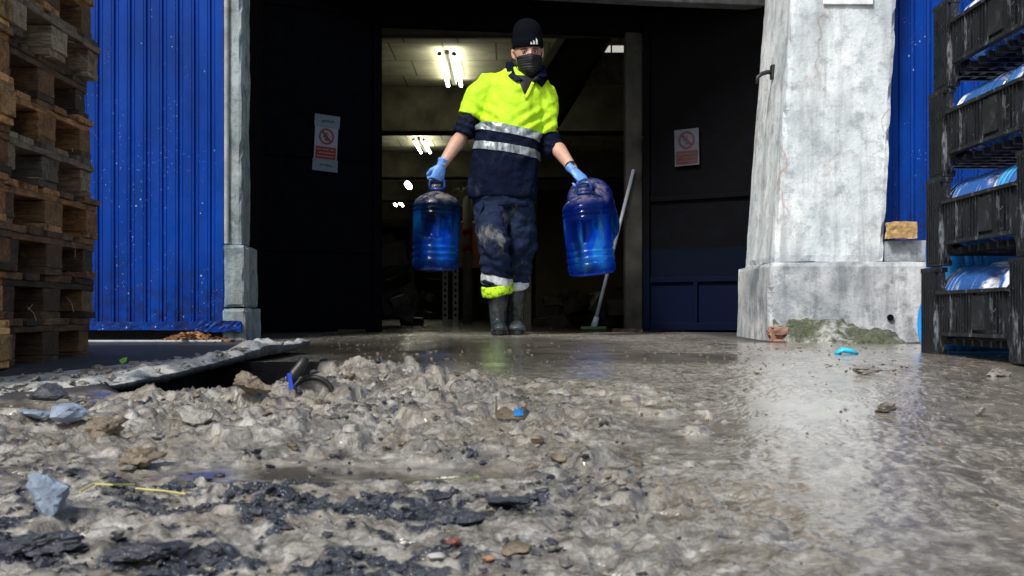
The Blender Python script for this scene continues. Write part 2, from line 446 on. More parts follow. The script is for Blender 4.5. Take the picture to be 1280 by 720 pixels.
b.bump(b.ma('MULTIPLY', hgt, b.ma('MULTIPLY', bs_, b.ma('SUBTRACT', 1.0, b.ma('MULTIPLY', sh_, .45)))), .9, .008)
cb_ = b.n('ShaderNodeBump'); b.lk(b.ma('MULTIPLY', b.noise(45, 4, .6), bs_), cb_.inputs['Height']); cb_.inputs['Strength'].default_value = .35; cb_.inputs['Distance'].default_value = .004; b.lk(cb_.outputs[0], b.b.inputs['Coat Normal'])
me.materials.append(b.m)
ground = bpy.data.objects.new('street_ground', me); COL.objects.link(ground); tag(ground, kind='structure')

def gz(x, y):
    i = min(max(int(np.searchsorted(xs, x)), 0), nx - 1); j = min(max(int(np.searchsorted(ys, y)), 0), ny - 1)
    return float(Z[j, i])
# ================================================================== BUILDING
def concrete(name, c_lo, c_hi, stain=(.10, .09, .075), rust=False, moss=0.0, streak=True):
    b = NB(name); v = b.tc()
    n1 = b.noise(2.6, 8, .66, None, .5); n2 = b.noise(11, 7, .7); n3 = b.noise(55, 5, .7)
    c = b.ramp(n1, [(.34, c_lo), (.60, c_hi)])
    c = b.mix(b.ramp(n2, [(.50, 0), (.64, .7)]), c, tuple(x * .62 for x in c_lo)); c = b.mix(b.ramp(b.noise(6, 8, .75), [(.56, 0), (.62, .5)]), c, tuple(min(.85, x * 1.18) for x in c_hi))
    c = b.mix(b.ramp(b.vor(38, b.map((1, 1, .7))), [(.05, .75), (.13, 0)]), c, tuple(x * .35 for x in c_lo))
    if streak:
        sv = b.noise(7, 6, .65, b.map((1.6, 1.6, .16)), .3)
        c = b.mix(b.ramp(sv, [(.46, 0), (.66, .6)]), c, stain)
    # hairline cracks
    wv = b.n('ShaderNodeVectorMath', operation='ADD'); b.lk(v, wv.inputs[0])
    nz_ = b.n('ShaderNodeTexNoise'); b.lk(v, nz_.inputs['Vector']); nz_.inputs['Scale'].default_value = 5; nz_.inputs['Detail'].default_value = 6
    b.lk(nz_.outputs['Color'], wv.inputs[1])
    cr = b.vor(1.3, wv.outputs[0], 'DISTANCE_TO_EDGE')
    crm = b.ramp(cr, [(.0, 1), (.006, 0)])
    c = b.mix(b.ma('MULTIPLY', b.ma('MULTIPLY', crm, b.ramp(b.noise(1.7, 2), [(.52, 0), (.60, 1)])), .6), c, (.07, .055, .045))
    if rust:
        rn = b.noise(5.5, 6, .7, b.map((1.4, 1.4, .5)), .8)
        c = b.mix(b.ramp(rn, [(.66, 0), (.73, .6)]), c, (.30, .12, .045))
        # orange vein
        c = b.mix(b.ma('MULTIPLY', b.ramp(b.ma('ABSOLUTE', b.ma('SUBTRACT', b.noise(1.3, 4, .6, b.map((1, 1, .6), (0, .7, 0))), .52)), [(0, .6), (.005, 0)]), b.ramp(b.noise(2.4, 2), [(.50, 0), (.56, 1)])), c, (.33, .16, .09))
    b.set('Base Color', c)
    b.set('Roughness', b.ramp(n2, [(.3, .55), (.7, .85)]))
    h = b.ma('ADD', b.ma('MULTIPLY', n2, .7), b.ma('MULTIPLY', n3, .35))
    
    b.bump(h, .7, .012)
    return b.m
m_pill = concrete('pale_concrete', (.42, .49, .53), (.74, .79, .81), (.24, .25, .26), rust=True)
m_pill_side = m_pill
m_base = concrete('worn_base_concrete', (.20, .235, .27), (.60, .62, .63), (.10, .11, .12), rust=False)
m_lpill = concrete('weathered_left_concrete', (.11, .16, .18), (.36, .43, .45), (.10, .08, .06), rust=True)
m_dark = concrete('dark_concrete', (.035, .035, .03), (.085, .08, .07), (.03, .028, .02))
m_lintel = concrete('lintel_concrete', (.12, .13, .14), (.20, .205, .21), (.07, .07, .07))
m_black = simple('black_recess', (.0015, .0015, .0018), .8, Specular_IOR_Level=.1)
m_inner = simple('inner_wall', (.10, .085, .05), .85, .4, 3, Specular_IOR_Level=.1)

def hexa(name, mat, fb, parent=None, seg=0, jit=0, bevel=.012):
    """fb: 8 corners, bottom ring (front-left, front-right, back-right, back-left) then top ring"""
    mb = MB(); mb.add(fb, [(0, 3, 2, 1), (4, 5, 6, 7), (0, 1, 5, 4), (1, 2, 6, 5), (2, 3, 7, 6), (3, 0, 4, 7)])
    return mb.build(name, mat, parent, bevel=bevel)
def worn_block(name, mat, fb, parent, n=(10, 6, 24), amp=.010, bevel=.018, sc=6, seed=0):
    """the same, but subdivided with rounded arrises and a worn, uneven surface"""
    nx_, ny_, nz_ = n; P = [Vector(p) for p in fb]; mb = MB(); idx = {}; vs_ = []
    def pt(i, j, k):
        u, v, t = i / nx_, j / ny_, k / nz_
        lo = (P[0] * (1 - u) + P[1] * u) * (1 - v) + (P[3] * (1 - u) + P[2] * u) * v
        hi = (P[4] * (1 - u) + P[5] * u) * (1 - v) + (P[7] * (1 - u) + P[6] * u) * v
        p = lo * (1 - t) + hi * t
        c = (P[0] + P[1] + P[2] + P[3] + P[4] + P[5] + P[6] + P[7]) / 8
        edges = sum([i in (0, nx_), j in (0, ny_), k in (0, nz_)])
        q = Vector((p.x * sc + seed, p.y * sc, p.z * sc))
        nn = mnoise.fractal(q, 1.0, 2.0, 4)
        d = Vector(((0 if 0 < i < nx_ else (-1 if i == 0 else 1)), (0 if 0 < j < ny_ else (-1 if j == 0 else 1)), (0 if 0 < k < nz_ else (-1 if k == 0 else 1))))
        p = p + d * (amp * nn)
        if edges >= 2:
            chip = max(0, mnoise.noise(q * 1.7 + Vector((9, 3, 1)))) * bevel * 2.5 + bevel * .45
            p = p - d * chip
        return p
    def vid(i, j, k):
        if (i, j, k) not in idx: idx[(i, j, k)] = len(vs_); vs_.append(pt(i, j, k))
        return idx[(i, j, k)]
    fs = []
    for i in range(nx_):
        for j in range(ny_):
            fs += [(vid(i, j, 0), vid(i, j + 1, 0), vid(i + 1, j + 1, 0), vid(i + 1, j, 0)), (vid(i, j, nz_), vid(i + 1, j, nz_), vid(i + 1, j + 1, nz_), vid(i, j + 1, nz_))]
    for i in range(nx_):
        for k in range(nz_):
            fs += [(vid(i, 0, k), vid(i + 1, 0, k), vid(i + 1, 0, k + 1), vid(i, 0, k + 1)), (vid(i, ny_, k), vid(i, ny_, k + 1), vid(i + 1, ny_, k + 1), vid(i + 1, ny_, k))]
    for j in range(ny_):
        for k in range(nz_):
            fs += [(vid(0, j, k), vid(0, j, k + 1), vid(0, j + 1, k + 1), vid(0, j + 1, k)), (vid(nx_, j, k), vid(nx_, j + 1, k), vid(nx_, j + 1, k + 1), vid(nx_, j, k + 1))]
    mb.add(vs_, fs)
    return mb.build(name, mat, parent, smooth=False)

# ---- right gate pillar
rp = empty('gate_pillar', (1.6, 6.0, -.05), label='broad pale concrete gate pillar with rust veins, right of the doorway', cat='pillar', group='gate pillars')
def shaft_x(px0, px1, t): return px0 + (px1 - px0) * t
zb, zt = .374, 1.69
xl0, xr0, xl1, xr1 = 1.312, 1.86, 1.40, 1.928
k = (3.44 - zb) / (zt - zb)
xl2, xr2 = xl0 + (xl1 - xl0) * k, xr0 + (xr1 - xr0) * k
sh = worn_block('shaft', m_pill, [(xl0, 6, zb), (xr0, 6, zb), (xr0, 6.78, zb), (xl0, 6.78, zb), (xl2, 6, 3.44), (xr2, 6, 3.44), (xr2, 6.66, 3.44), (xl2, 6.66, 3.44)], rp, (22, 24, 84), .003, .010, 5)
bs = worn_block('base', m_base, [(1.252, 5.86, -.12), (3.1, 5.86, -.12), (3.1, 6.72, -.12), (1.252, 6.72, -.12), (1.256, 5.86, zb), (3.1, 5.86, zb), (3.1, 6.72, zb), (1.262, 6.72, zb)], rp, (64, 24, 20), .006, .013, 4, 3)
# mossy toe of plaster sliding off the base
b = NB('mossy_toe'); v = b.tc(); zz = b.sep(v)
c = b.ramp(b.noise(30, 6, .7), [(.35, (.12, .13, .12)), (.6, (.42, .43, .40))])
mo = b.ma('MULTIPLY', b.ramp(b.noise(7, 6, .7), [(.40, 0), (.52, 1)]), b.ramp(zz[0], [(.0, 1), (.50, .9), (.62, 0)]))
c = b.mix(b.ma('MULTIPLY', mo, .9), c, b.ramp(b.noise(60, 4), [(.3, (.018, .026, .012)), (.7, (.075, .09, .035))]))
b.set('Base Color', c); b.set('Roughness', .9); b.bump(b.noise(60, 6, .7), .9, .012)
mb = MB(); N1, N2 = 60, 14; vs_ = []
for i in range(N1 + 1):
    t = i / N1; x = 1.27 + .62 * t
    top = np.interp(t, [0, .05, .3, .6, .85, 1], [.085, .105, .095, .075, .040, -.02]); out = np.interp(t, [0, .15, .5, 1], [.05, .20, .36, .46])
    for j in range(N2 + 1):
        s_ = j / N2; y = 5.90 - (out + .04) * s_; z = top - (top + .085) * s_ ** 1.8
        q = Vector((x * 9, y * 9, z * 9)); dn = mnoise.fractal(q, 1, 2, 5)
        vs_.append((x + .006 * dn, y - .034 * dn, z + .026 * dn))
fs = [(i * (N2 + 1) + j, i * (N2 + 1) + j + 1, (i + 1) * (N2 + 1) + j + 1, (i + 1) * (N2 + 1) + j) for i in range(N1) for j in range(N2)]
mb.add(vs_, fs); mb.build('mossy_toe', b.m, rp, smooth=True, fix=True)
# broken corner showing brick
mb = MB()
for i in range(9):
    a, c_ = rng.uniform(0, .05), rng.uniform(-.075, .03)
    mb.rbox((1.245 + a * .5, 5.83 - a, c_), (1.29 + a, 5.87, c_ + rng.uniform(.02, .04)), (2, 2, 2), .006)
mb.build('broken_brick', simple('broken_brick', (.30, .17, .12), .9, .4, 20), rp)
# bolt hole in the base, its inner shade put on as a black disc
mb = MB(); mb.tube([W(1113, 397, 5.852), W(1113, 397, 5.845)], .016, 14); mb.build('bolt_hole', m_black, rp)
# left gate pillar
lp = empty('gate_pillar', (-1.38, 6.0, -.02), label='narrow weathered grey concrete gate pillar with rusty edge, left of the doorway', cat='pillar', group='gate pillars')
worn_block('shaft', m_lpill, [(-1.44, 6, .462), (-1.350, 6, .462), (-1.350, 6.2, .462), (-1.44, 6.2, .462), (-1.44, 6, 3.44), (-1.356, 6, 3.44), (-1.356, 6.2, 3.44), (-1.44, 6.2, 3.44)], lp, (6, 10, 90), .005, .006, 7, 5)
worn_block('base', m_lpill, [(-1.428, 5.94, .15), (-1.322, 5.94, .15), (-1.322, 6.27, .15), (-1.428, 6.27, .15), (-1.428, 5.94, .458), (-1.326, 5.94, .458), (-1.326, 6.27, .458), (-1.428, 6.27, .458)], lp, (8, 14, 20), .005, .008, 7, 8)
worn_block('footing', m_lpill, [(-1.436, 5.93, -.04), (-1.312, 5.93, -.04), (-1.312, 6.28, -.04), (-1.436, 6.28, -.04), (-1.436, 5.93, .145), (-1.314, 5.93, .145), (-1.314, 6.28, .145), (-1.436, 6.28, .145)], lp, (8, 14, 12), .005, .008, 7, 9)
mb = MB(); mb.tube([(-1.425, 5.99, .47), (-1.425, 5.99, 1.4), (-1.428, 5.99, 2.6)], .012, 10)
mb.build('edge_pipe', simple('rusty_edge', (.30, .30, .28), .6, .5, 8), lp)

# ---- facade, recess and hall
fac = empty('warehouse', (0, 6.2, 0), label='dark warehouse building with deep recessed gateway and lit hall behind', cat='building')
MB().box((0, 6.42, 4.3), (8.4, .8, 1.7)).build('facade_wall', m_lintel, fac)
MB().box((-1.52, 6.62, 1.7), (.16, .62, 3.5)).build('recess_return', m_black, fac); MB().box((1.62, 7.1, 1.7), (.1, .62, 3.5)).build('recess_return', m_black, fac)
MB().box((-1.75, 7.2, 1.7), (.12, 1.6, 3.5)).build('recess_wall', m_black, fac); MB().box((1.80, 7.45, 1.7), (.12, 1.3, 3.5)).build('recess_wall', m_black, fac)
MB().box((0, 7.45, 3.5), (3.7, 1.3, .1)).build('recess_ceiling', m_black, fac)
mb = MB(); mb.poly([(-1.1, 2.16), (.85, 2.055), (1.75, 2.02), (1.75, 3.44), (-1.1, 3.44)], 7.42, 7.55); mb.build('lintel', m_lintel, fac, bevel=.01)
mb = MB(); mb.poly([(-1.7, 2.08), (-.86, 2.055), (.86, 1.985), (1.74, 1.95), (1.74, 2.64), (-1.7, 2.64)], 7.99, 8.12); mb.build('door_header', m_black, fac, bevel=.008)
MB().box((-5.4, 24, 1.7), (.2, 32, 3.6)).build('hall_wall', m_inner, fac)
MB().box((5.4, 24, 1.7), (.2, 32, 3.6)).build('hall_wall', m_inner, fac)
MB().box((0, 40.1, 1.7), (11, .2, 3.6)).build('hall_wall', m_inner, fac)
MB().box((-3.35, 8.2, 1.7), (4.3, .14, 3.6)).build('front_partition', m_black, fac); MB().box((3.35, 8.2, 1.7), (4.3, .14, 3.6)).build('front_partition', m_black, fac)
b = NB('block_ceiling')
br = b.n('ShaderNodeTexBrick'); b.lk(b.map((1, 1, 1)), br.inputs['Vector'])
br.inputs['Scale'].default_value = 1.0; br.inputs['Brick Width'].default_value = .62; br.inputs['Row Height'].default_value = .95
br.inputs['Mortar Size'].default_value = .012; br.offset = .3
br.inputs['Color1'].default_value = (.42, .41, .31, 1); br.inputs['Color2'].default_value = (.35, .34, .22, 1); br.inputs['Mortar'].default_value = (.10, .09, .06, 1)
c = b.mix(b.ramp(b.noise(2.2, 6, .7), [(.35, .6), (.62, 0)]), br.outputs[0], (.16, .14, .09))
b.set('Base Color', c); b.set('Roughness', .9)
MB().box((0, 24, 3.35), (11, 32.4, .2)).build('hall_ceiling', b.m, fac)
m_beam = simple('hall_beam', (.05, .047, .032), .9, .4, 4, Specular_IOR_Level=.1)
MB().box((0, 9.98, 3.25 - .41), (10.6, .16, .82)).build('front_beam', simple('front_beam', (.16, .15, .11), .9, .3, 4), fac, bevel=.02)  # lighter than the other beams: weak door daylight put into its colour
for yb_, drop in ((16.4, .62), (22.9, .5), (28.0, .45), (33.5, .45)):
    MB().box((0, yb_ + .2, 3.25 - drop / 2), (10.6, .42, drop)).build('ceiling_beam', m_beam, fac, bevel=.02)
# side jamb column, lit along one arris
jamb = MB().box((.812, 8.06, 1.02), (.112, .14, 2.06)).build('door_jamb', simple('olive_jamb', (.045, .045, .040), .85, .5, 6, Specular_IOR_Level=.15), fac, bevel=.006)
MB().box((-.93, 8.08, 1.02), (.10, .10, 2.06)).build('door_jamb', m_black, fac, bevel=.006)
# partition deep in the hall, and the short wall with a strip window
MB().box((1.9, 20, 1.1), (3.0, .15, 2.2)).build('partition_wall', simple('olive_plaster', (.10, .08, .045), .9, .35, 1.5), fac)
mb = MB().box((1.35, 12.1, 2.60), (1.9, .2, .28)); mb.build('upstand_beam', concrete('stained_beam', (.14, .13, .11), (.34, .33, .29), (.10, .07, .05)), fac, bevel=.01)
for i, (x0, x1, colr) in enumerate(((728, 750, (.55, .20, .06)), (752, 763, (.85, .85, .75)), (765, 783, (.85, .84, .72)))):
    p0, p1 = W(x0, 66, 12.16), W(x1, 60, 12.16)
    g = NB('window_glow_%d' % i); g.set('Base Color', colr); g.set('Emission Color', colr); g.set('Emission Strength', .38)  # emission stands in for the daylight on the panes
    mb = MB(); mb.add([(p0.x, 12.14, p0.z), (p1.x, 12.14, p0.z), (p1.x, 12.14, p1.z + .02), (p0.x, 12.14, p1.z + .02)], [(0, 1, 2, 3)]); mb.build('strip_window_pane', g.m, fac)
a0, a1 = W(752, 28, 11.6), W(640, 210, 11.6)
mb = MB(); mb.tube([a0, a1], [(.16, .22), (.16, .22)], 4, u=(0, 1, 0), pw=2); 
mb = MB(); dv = (a1 - a0).normalized(); sdv = Vector((dv.z, 0, -dv.x))
def slab_quad(mb, a, b_, wd, y0, y1, shift=0):
    o = sdv * shift
    p = [a + o - sdv * wd, a + o + sdv * wd, b_ + o + sdv * wd, b_ + o - sdv * wd]
    vs_ = [(q.x, y0, q.z) for q in p] + [(q.x, y1, q.z) for q in p]
    mb.add(vs_, [(0, 1, 2, 3), (7, 6, 5, 4), (0, 4, 5, 1), (1, 5, 6, 2), (2, 6, 7, 3), (3, 7, 4, 0)])
slab_quad(mb, a0, a1, .15, 11.3, 12.3); mb.build('raking_beam', m_beam, fac, fix=True)
mb = MB(); slab_quad(mb, a0, a1, .035, 11.7, 13.6, .26)
mb.build('raking_lit_edge', simple('lit_olive', (.75, .73, .52), .8), fac, fix=True)  # pale strip paints the lamp-lit edge beside the raking beam

# ---- blue corrugated cladding
def blue_mat(name, mudline):
    b = NB(name); v = b.tc(); z = b.sep(v)[2]
    c = b.ramp(b.noise(2.2, 6, .6, b.map((2.5, 1, .5))), [(.3, (.0003, .024, .17)), (.7, (.0008, .050, .34))])
    sp = b.ma('MULTIPLY', b.ramp(b.vor(26, b.map((1, 1, .8))), [(.085, 1), (.12, 0)]), b.ramp(b.noise(4, 5, .8), [(.53, 0), (.60, 1)]))
    sp2 = b.ma('MULTIPLY', b.ramp(b.vor(70, b.map((1, 1, .8))), [(.09, 1), (.14, 0)]), b.ramp(b.noise(3.1, 4, .8), [(.50, 0), (.58, .8)]))
    fade = b.ramp(b.ma('MULTIPLY', z, .5), [(.0, 1), (.35, 1), (.75, .35)])
    c = b.mix(b.ma('MULTIPLY', b.ma('MAXIMUM', sp, sp2), fade), c, (.50, .54, .60))
    dirt = b.ma('MULTIPLY', b.ramp(z, [(0.0, 1), (.42, 0)]), b.ramp(b.noise(20, 6, .75), [(.42, 0), (.60, .85)]))
    c = b.mix(dirt, c, (.012, .014, .04))
    scr = b.ramp(b.noise(30, 3, .6, b.map((9, 1, .22))), [(.70, 0), (.76, .35)])
    c = b.mix(scr, c, (.22, .28, .50))
    b.set('Base Color', c); b.set('Roughness', b.ramp(b.noise(14, 5), [(.3, .35), (.7, .6)])); b.set('Specular_IOR_Level', .12)
    b.bump(b.noise(9, 4, .6, b.map((1, 1, .4))), .25, .01)
    return b.m
m_blue = blue_mat('blue_cladding', 0)
def corrugated(name, x0, x1, y, z0, z1, pitch, parent, dep=.011):
    prof = []; x = x0
    while x < x1 - 1e-4:
        for du, dy in ((0, 0), (.10, -dep * .25), (.16, -dep * .25), (.22, 0), (.26, -dep), (.74, -dep), (.78, -dep * .75), (.82, -dep), (.90, -dep), (.95, 0)):
            xx = x + du * pitch
            if xx <= x1: prof.append((xx, y + dy))
        x += pitch
    prof.append((x1, y)); n = len(prof); vs_ = []; nz_ = 12
    for k in range(nz_ + 1):
        z = z0 + (z1 - z0) * k / nz_
        for xx, yy in prof: vs_.append((xx, yy + .002 * math.sin(xx * 5 + z * 3), z))
    fs = [(k * n + i, k * n + i + 1, (k + 1) * n + i + 1, (k + 1) * n + i) for k in range(nz_) for i in range(n - 1)]
    mb = MB().add(vs_, fs); o = mb.build(name, m_blue, parent); 
    md = o.modifiers.new('thick', 'SOLIDIFY'); md.thickness = .0015; md.offset = 1
    return o
cw = empty('metal_cladding', (-2.1, 6.1, .05), label='tall blue corrugated metal sheeting left of the doorway, spattered with mud', cat='wall cladding', group='blue metal cladding')
corrugated('corrugated_sheet', -3.4, -1.445, 6.10, .072, 3.44, .0815, cw)
MB().rbox((-3.4, 6.02, .036), (-1.455, 6.11, .078), (60, 1, 2), .0016).build('bottom_rail', m_blue, cw)
mb = MB(); mb.rbox((-1.56, 5.905, .030), (-1.335, 5.93, .082), (16, 1, 4), .0035)
mb.build('bent_flashing', m_blue, cw)
MB().box((-2.45, 6.2, .0), (2.0, .1, .075)).build('plinth', simple('dark_plinth', (.045, .045, .05), .8, .5, 10), cw, bevel=.004)
def screws(x0, x1, y, zs_, parent):
    mb = MB(); x = x0
    while x < x1:
        for z_ in zs_: mb.tube([(x, y + .006, z_), (x, y - .004, z_)], .006, 8)
        x += .0815 * 2
    mb.build('screw_heads', simple('zinc', (.25, .28, .34), .4), parent)
cr_ = empty('metal_cladding', (2.4, 6.15, .49), label='blue corrugated metal sheeting on a pale sill behind the crates, right side', cat='wall cladding', group='blue metal cladding')
corrugated('corrugated_sheet', 1.885, 3.4, 6.16, .49, 3.44, .0815, cr_)
worn_block('sill', m_base, [(1.862, 5.99, .376), (3.4, 5.99, .376), (3.4, 6.3, .376), (1.862, 6.3, .376), (1.862, 5.99, .488), (3.4, 5.99, .488), (3.4, 6.3, .488), (1.862, 6.3, .488)], cr_, (30, 6, 4), .004, .006, 9, 4)
MB().box((1.93, 6.35, 1.5), (.12, .2, 2.3)).build('edge_strip', m_lintel, cr_)

# ---- doors
b = NB('navy_door_shaded'); z = b.sep(b.tc())[2]
c = b.ramp(z, [(.0, (.0008, .0035, .017)), (.33, (.0008, .0035, .017)), (.345, (.0008, .0028, .010)), (.52, (.0008, .0028, .010)), (.535, (.0010, .0012, .0022))])  # upper leaf coloured darker for the shade of the recess
c = b.mix(b.ramp(b.noise(9, 6, .7), [(.5, 0), (.75, .3)]), c, (.004, .007, .015))
b.set('Roughness', .7); b.set('Specular_IOR_Level', .08); b.set('Base Color', c); b.bump(b.noise(12, 5), .3, .01); m_door = b.m
m_doorL = simple('black_door_paint', (.0012, .0018, .0045), .7, .5, 8, Specular_IOR_Level=.06)
def leaf(lbl, A, B, m, rails, mids, doorname='gate_leaf'):
    A, B = Vector(A), Vector(B); L = (B - A).length; ux = (B - A).normalized(); a = math.atan2(ux.y, ux.x)
    rot = Matrix.Rotation(a, 3, 'Z'); t = empty(doorname, A, label=lbl, cat='door', group='metal gate leaves')
    def bx(x0, x1, z0, z1, y0, y1, nm, mm=m, bev=.004):
        mb = MB(); c_ = rot @ Vector(((x0 + x1) / 2, (y0 + y1) / 2, (z0 + z1) / 2)) + A
        mb.box(c_, (x1 - x0, y1 - y0, z1 - z0), rot); return mb.build(nm, mm, t, bevel=bev)
    bx(0, L, 0, 2.1, 0, .02, 'panel')
    for z0, z1 in rails: bx(.05, L - .05, z0, z1, -.022, 0, 'rail')
    for x0, z0, z1 in mids: bx(x0, x0 + .03, z0, z1, -.022, 0, 'mullion')
    bx(0, .048, 0, 2.1, -.024, 0, 'stile'); bx(L - .048, L, 0, 2.1, -.024, 0, 'stile')
    t['L'] = L; return t, rot, A
dl, rotL, AL = leaf('black metal gate leaf left of the man, bearing the taller paper sign', (-1.60, 7.5, .02), (-.88, 7.93, .02), m_doorL, [(.0, .05), (.5, .54), (1.1, 1.13), (2.05, 2.1)], [])
dr, rotR, AR = leaf('navy metal gate leaf right of the man, with panels below a rail', (.875, 7.93, .015), (1.60, 7.45, .015), m_door, [(.0, .05), (.31, .345), (.84, .87), (2.05, 2.1)], [(.36, .05, .31)])
del dl['L'], dr['L']

# ---- signs
m_paper = simple('taped_paper', (.13, .18, .23), .6, .15, 9); m_white = simple('sign_white', (.22, .25, .31), .4, .1, 9)
m_white2 = simple('dark_sign_white', (.055, .065, .085), .5, .3, 14)  # darker tones for the sign on the right leaf
m_red = simple('sign_red', (.16, .006, .010), .45, .15, 20); m_red2 = simple('dark_sign_red', (.045, .008, .012), .5, .3, 20)
m_ink = simple('ink', (.02, .03, .08), .6); m_mark = simple('sign_lettering', (.40, .20, .22), .5)
def sign(lbl, rot, A, lx, z0, wd, ht, m_w, m_r, papers, m_mk, tilt=0):
    t = empty('prohibition_sign', rot @ Vector((lx + wd / 2, -.026, z0 - A.z)) + A, label=lbl, cat='sign')
    tr = Matrix.Rotation(tilt, 3, 'Y')
    def q(mb, x0, x1, za, zb_, y):
        p = [rot @ (tr @ Vector((x, 0, z_)) + Vector((lx, y, z0 - A.z))) + A for x, z_ in ((x0, za), (x1, za), (x1, zb_), (x0, zb_))]
        p2 = [v_ + rot @ Vector((0, .0012, 0)) for v_ in p]
        mb.add(p + p2, [(0, 1, 2, 3), (7, 6, 5, 4), (0, 4, 5, 1), (1, 5, 6, 2), (2, 6, 7, 3), (3, 7, 4, 0)])
    mb = MB(); q(mb, 0, wd, 0, ht, -.028); mb.build('board', m_w, t)
    mb = MB(); q(mb, wd * .06, wd * .94, ht * .04, ht * .40, -.0295); mb.build('red_panel', m_r, t)
    mb = MB()
    for r_ in range(3):
        x = wd * .12; zc = ht * (.32 - .10 * r_)
        while x < wd * .84:
            w_ = wd * rng.uniform(.03, .09)
            if rng.random() > .15: q(mb, x, min(x + w_, wd * .88), zc - ht * .012, zc + ht * .014, -.0308)
            x += w_ + wd * .018
    mb.build('red_panel_lines', m_mk, t)
    # prohibition ring with a bar, and the little standing figure inside
    mb = MB(); cx, cz, R0 = wd * .5, ht * .70, wd * .33; n = 32
    vs_ = []
    for k in range(n):
        a = 2 * math.pi * k / n
        for r_ in (R0, R0 * .78): vs_.append(rot @ (tr @ Vector((cx + r_ * math.cos(a), 0, cz + r_ * math.sin(a))) + Vector((lx, -.0305, z0 - A.z))) + A)
    mb.add(vs_, [(2 * k, 2 * ((k + 1) % n), 2 * ((k + 1) % n) + 1, 2 * k + 1) for k in range(n)])
    d1, d2 = Vector((-.7, 0, .72)) * R0 * .85, Vector((.07, 0, .07)) * R0 * 1.4
    p = [Vector((cx, 0, cz)) + s1 * d1 + s2 * d2 for s1, s2 in ((-1, -1), (1, -1), (1, 1), (-1, 1))]
    mb.add([rot @ (tr @ v_ + Vector((lx, -.031, z0 - A.z))) + A for v_ in p], [(0, 1, 2, 3)])
    mb.build('ring', m_r, t)
    mb = MB(); q(mb, cx - R0 * .16, cx + R0 * .2, cz - R0 * .5, cz + R0 * .2, -.0298); q(mb, cx - R0 * .1, cx + R0 * .12, cz + R0 * .28, cz + R0 * .5, -.0298); q(mb, cx - R0 * .42, cx - R0 * .2, cz - R0 * .1, cz + R0 * .1, -.0298)
    mb.build('figure', m_ink, t)
    for (x0, x1, za, zb_) in papers:
        mb = MB(); q(mb, x0, x1, za, zb_, -.0325); s_ = mb.build('paper_sheet', m_paper, t)
        mb = MB(); x = x0 + (x1 - x0) * .28
        while x < x1 - (x1 - x0) * .25:
            hgt_ = rng.uniform(.006, .018); zc = (za + zb_) / 2 + rng.uniform(-.004, .004); q(mb, x, x + .0045, zc - hgt_ / 2, zc + hgt_ / 2, -.034); q(mb, x, x + .011, zc - .002, zc + .002, -.034); x += .010
        mb.build('scribble', m_ink, s_)
    return t
sgl = (Vector((W(392, 190, 7.62).x, 7.62, 0)) - Vector((AL.x, AL.y, 0))).length
sign('tall taped sign with red lower panel and blue scribbled sheets, on the left black door', rotL, AL, sgl + .01, 1.11, .158, .22, m_white, m_red,
     [(-.008, .165, .214, .292), (-.008, .165, -.070, .006)], m_mark, R(3))
t_ = (Vector((W(865, 190, 7.70).x, 7.70, 0)) - Vector((AR.x, AR.y, 0))).length
sign('small dark sign with red lower half on the right dark door', rotR, AR, .235, 1.075, .172, .235, m_white2, m_red2, [], simple('dark_lettering', (.06, .03, .03), .6), R(-1))

# ---- hook and plate on the right pillar
m_iron = simple('black_iron', (.015, .015, .017), .45, .4, 30)
hk = empty('wall_hook', W(966, 92, 6.4), label='bent black iron hook fixed to the inner face of the pale pillar', cat='hook')
pA = Vector((1.375, 6.33, EYE + 302 * 6.33 / F))
mb = MB(); mb.tube([pA + Vector((.02, 0, .012)), pA + Vector((-.03, 0, .012)), pA + Vector((-.06, -.01, 0)), pA + Vector((-.085, -.02, -.02)), pA + Vector((-.09, -.02, -.05))], [.014, .012, .011, .010, .007], 10)
mb.build('hook', m_iron, hk, smooth=True); mb = MB().box(pA + Vector((.0, 0, .012)), (.02, .05, .075)); mb.build('backplate', m_iron, hk, bevel=.004)
pl = MB(); pl.box(W(1060, -12, 5.988), (.25, .006, .14)); tag(pl.build('wall_plate', simple('plate_white', (.75, .77, .78), .4), None, bevel=.003), 'white plate fixed high on the pale pillar at the top edge', 'plate')
mb = MB(); mb.rbox((1.80 + .065, 5.93, .492), (1.80 + .205, 5.995, .572), (6, 3, 4), .004)
tag(mb.build('brick', simple('tan_brick', (.42, .27, .11), .9, .45, 30, .8, 80, .006)), 'chipped tan brick standing on the sill beside the pale pillar', 'brick')

# ---- lamps in the hall
b = NB('tube_glow'); b.set('Base Color', (1, 1, .9)); b.set('Emission Color', (1.0, .99, .80)); b.set('Emission Strength', 18); m_tube = b.m
m_fix = simple('lamp_body', (.3, .3, .25), .5)
def striplight(lbl, x, y0, y1, z, two=True, dx=0, r_=.022):
    t = empty('strip_light', (x, (y0 + y1) / 2, z), label=lbl, cat='lamp', group='strip lights on the hall ceiling')
    MB().box((x, (y0 + y1) / 2, z + .03), (.05, y1 - y0, .05)).build('housing', m_fix, t)
    for s_ in ((-1, 1) if two else (0,)):
        mb = MB(); mb.tube([(x + s_ * .085 * (1), y0, z), (x + s_ * .085 + dx, y1, z)], r_, 10); mb.build('tube', m_tube, t, smooth=True)
        mb = MB(); mb.tube([(x + s_ * .085, y0 - .03, z), (x + s_ * .085, y0, z)], .026, 10); mb.build('end_cap', m_fix, t)
striplight('nearest and brightest twin tube lamp, beside the head of the man', -.76, 14.0, 15.9, 3.16)
striplight('second twin tube lamp, above the gloved hand holding the left bottle', -1.60, 20.6, 22.2, 3.13)
striplight('third lamp, small white blob low behind the wrist', -2.28, 26.1, 26.7, 2.98, False, 0, .06)
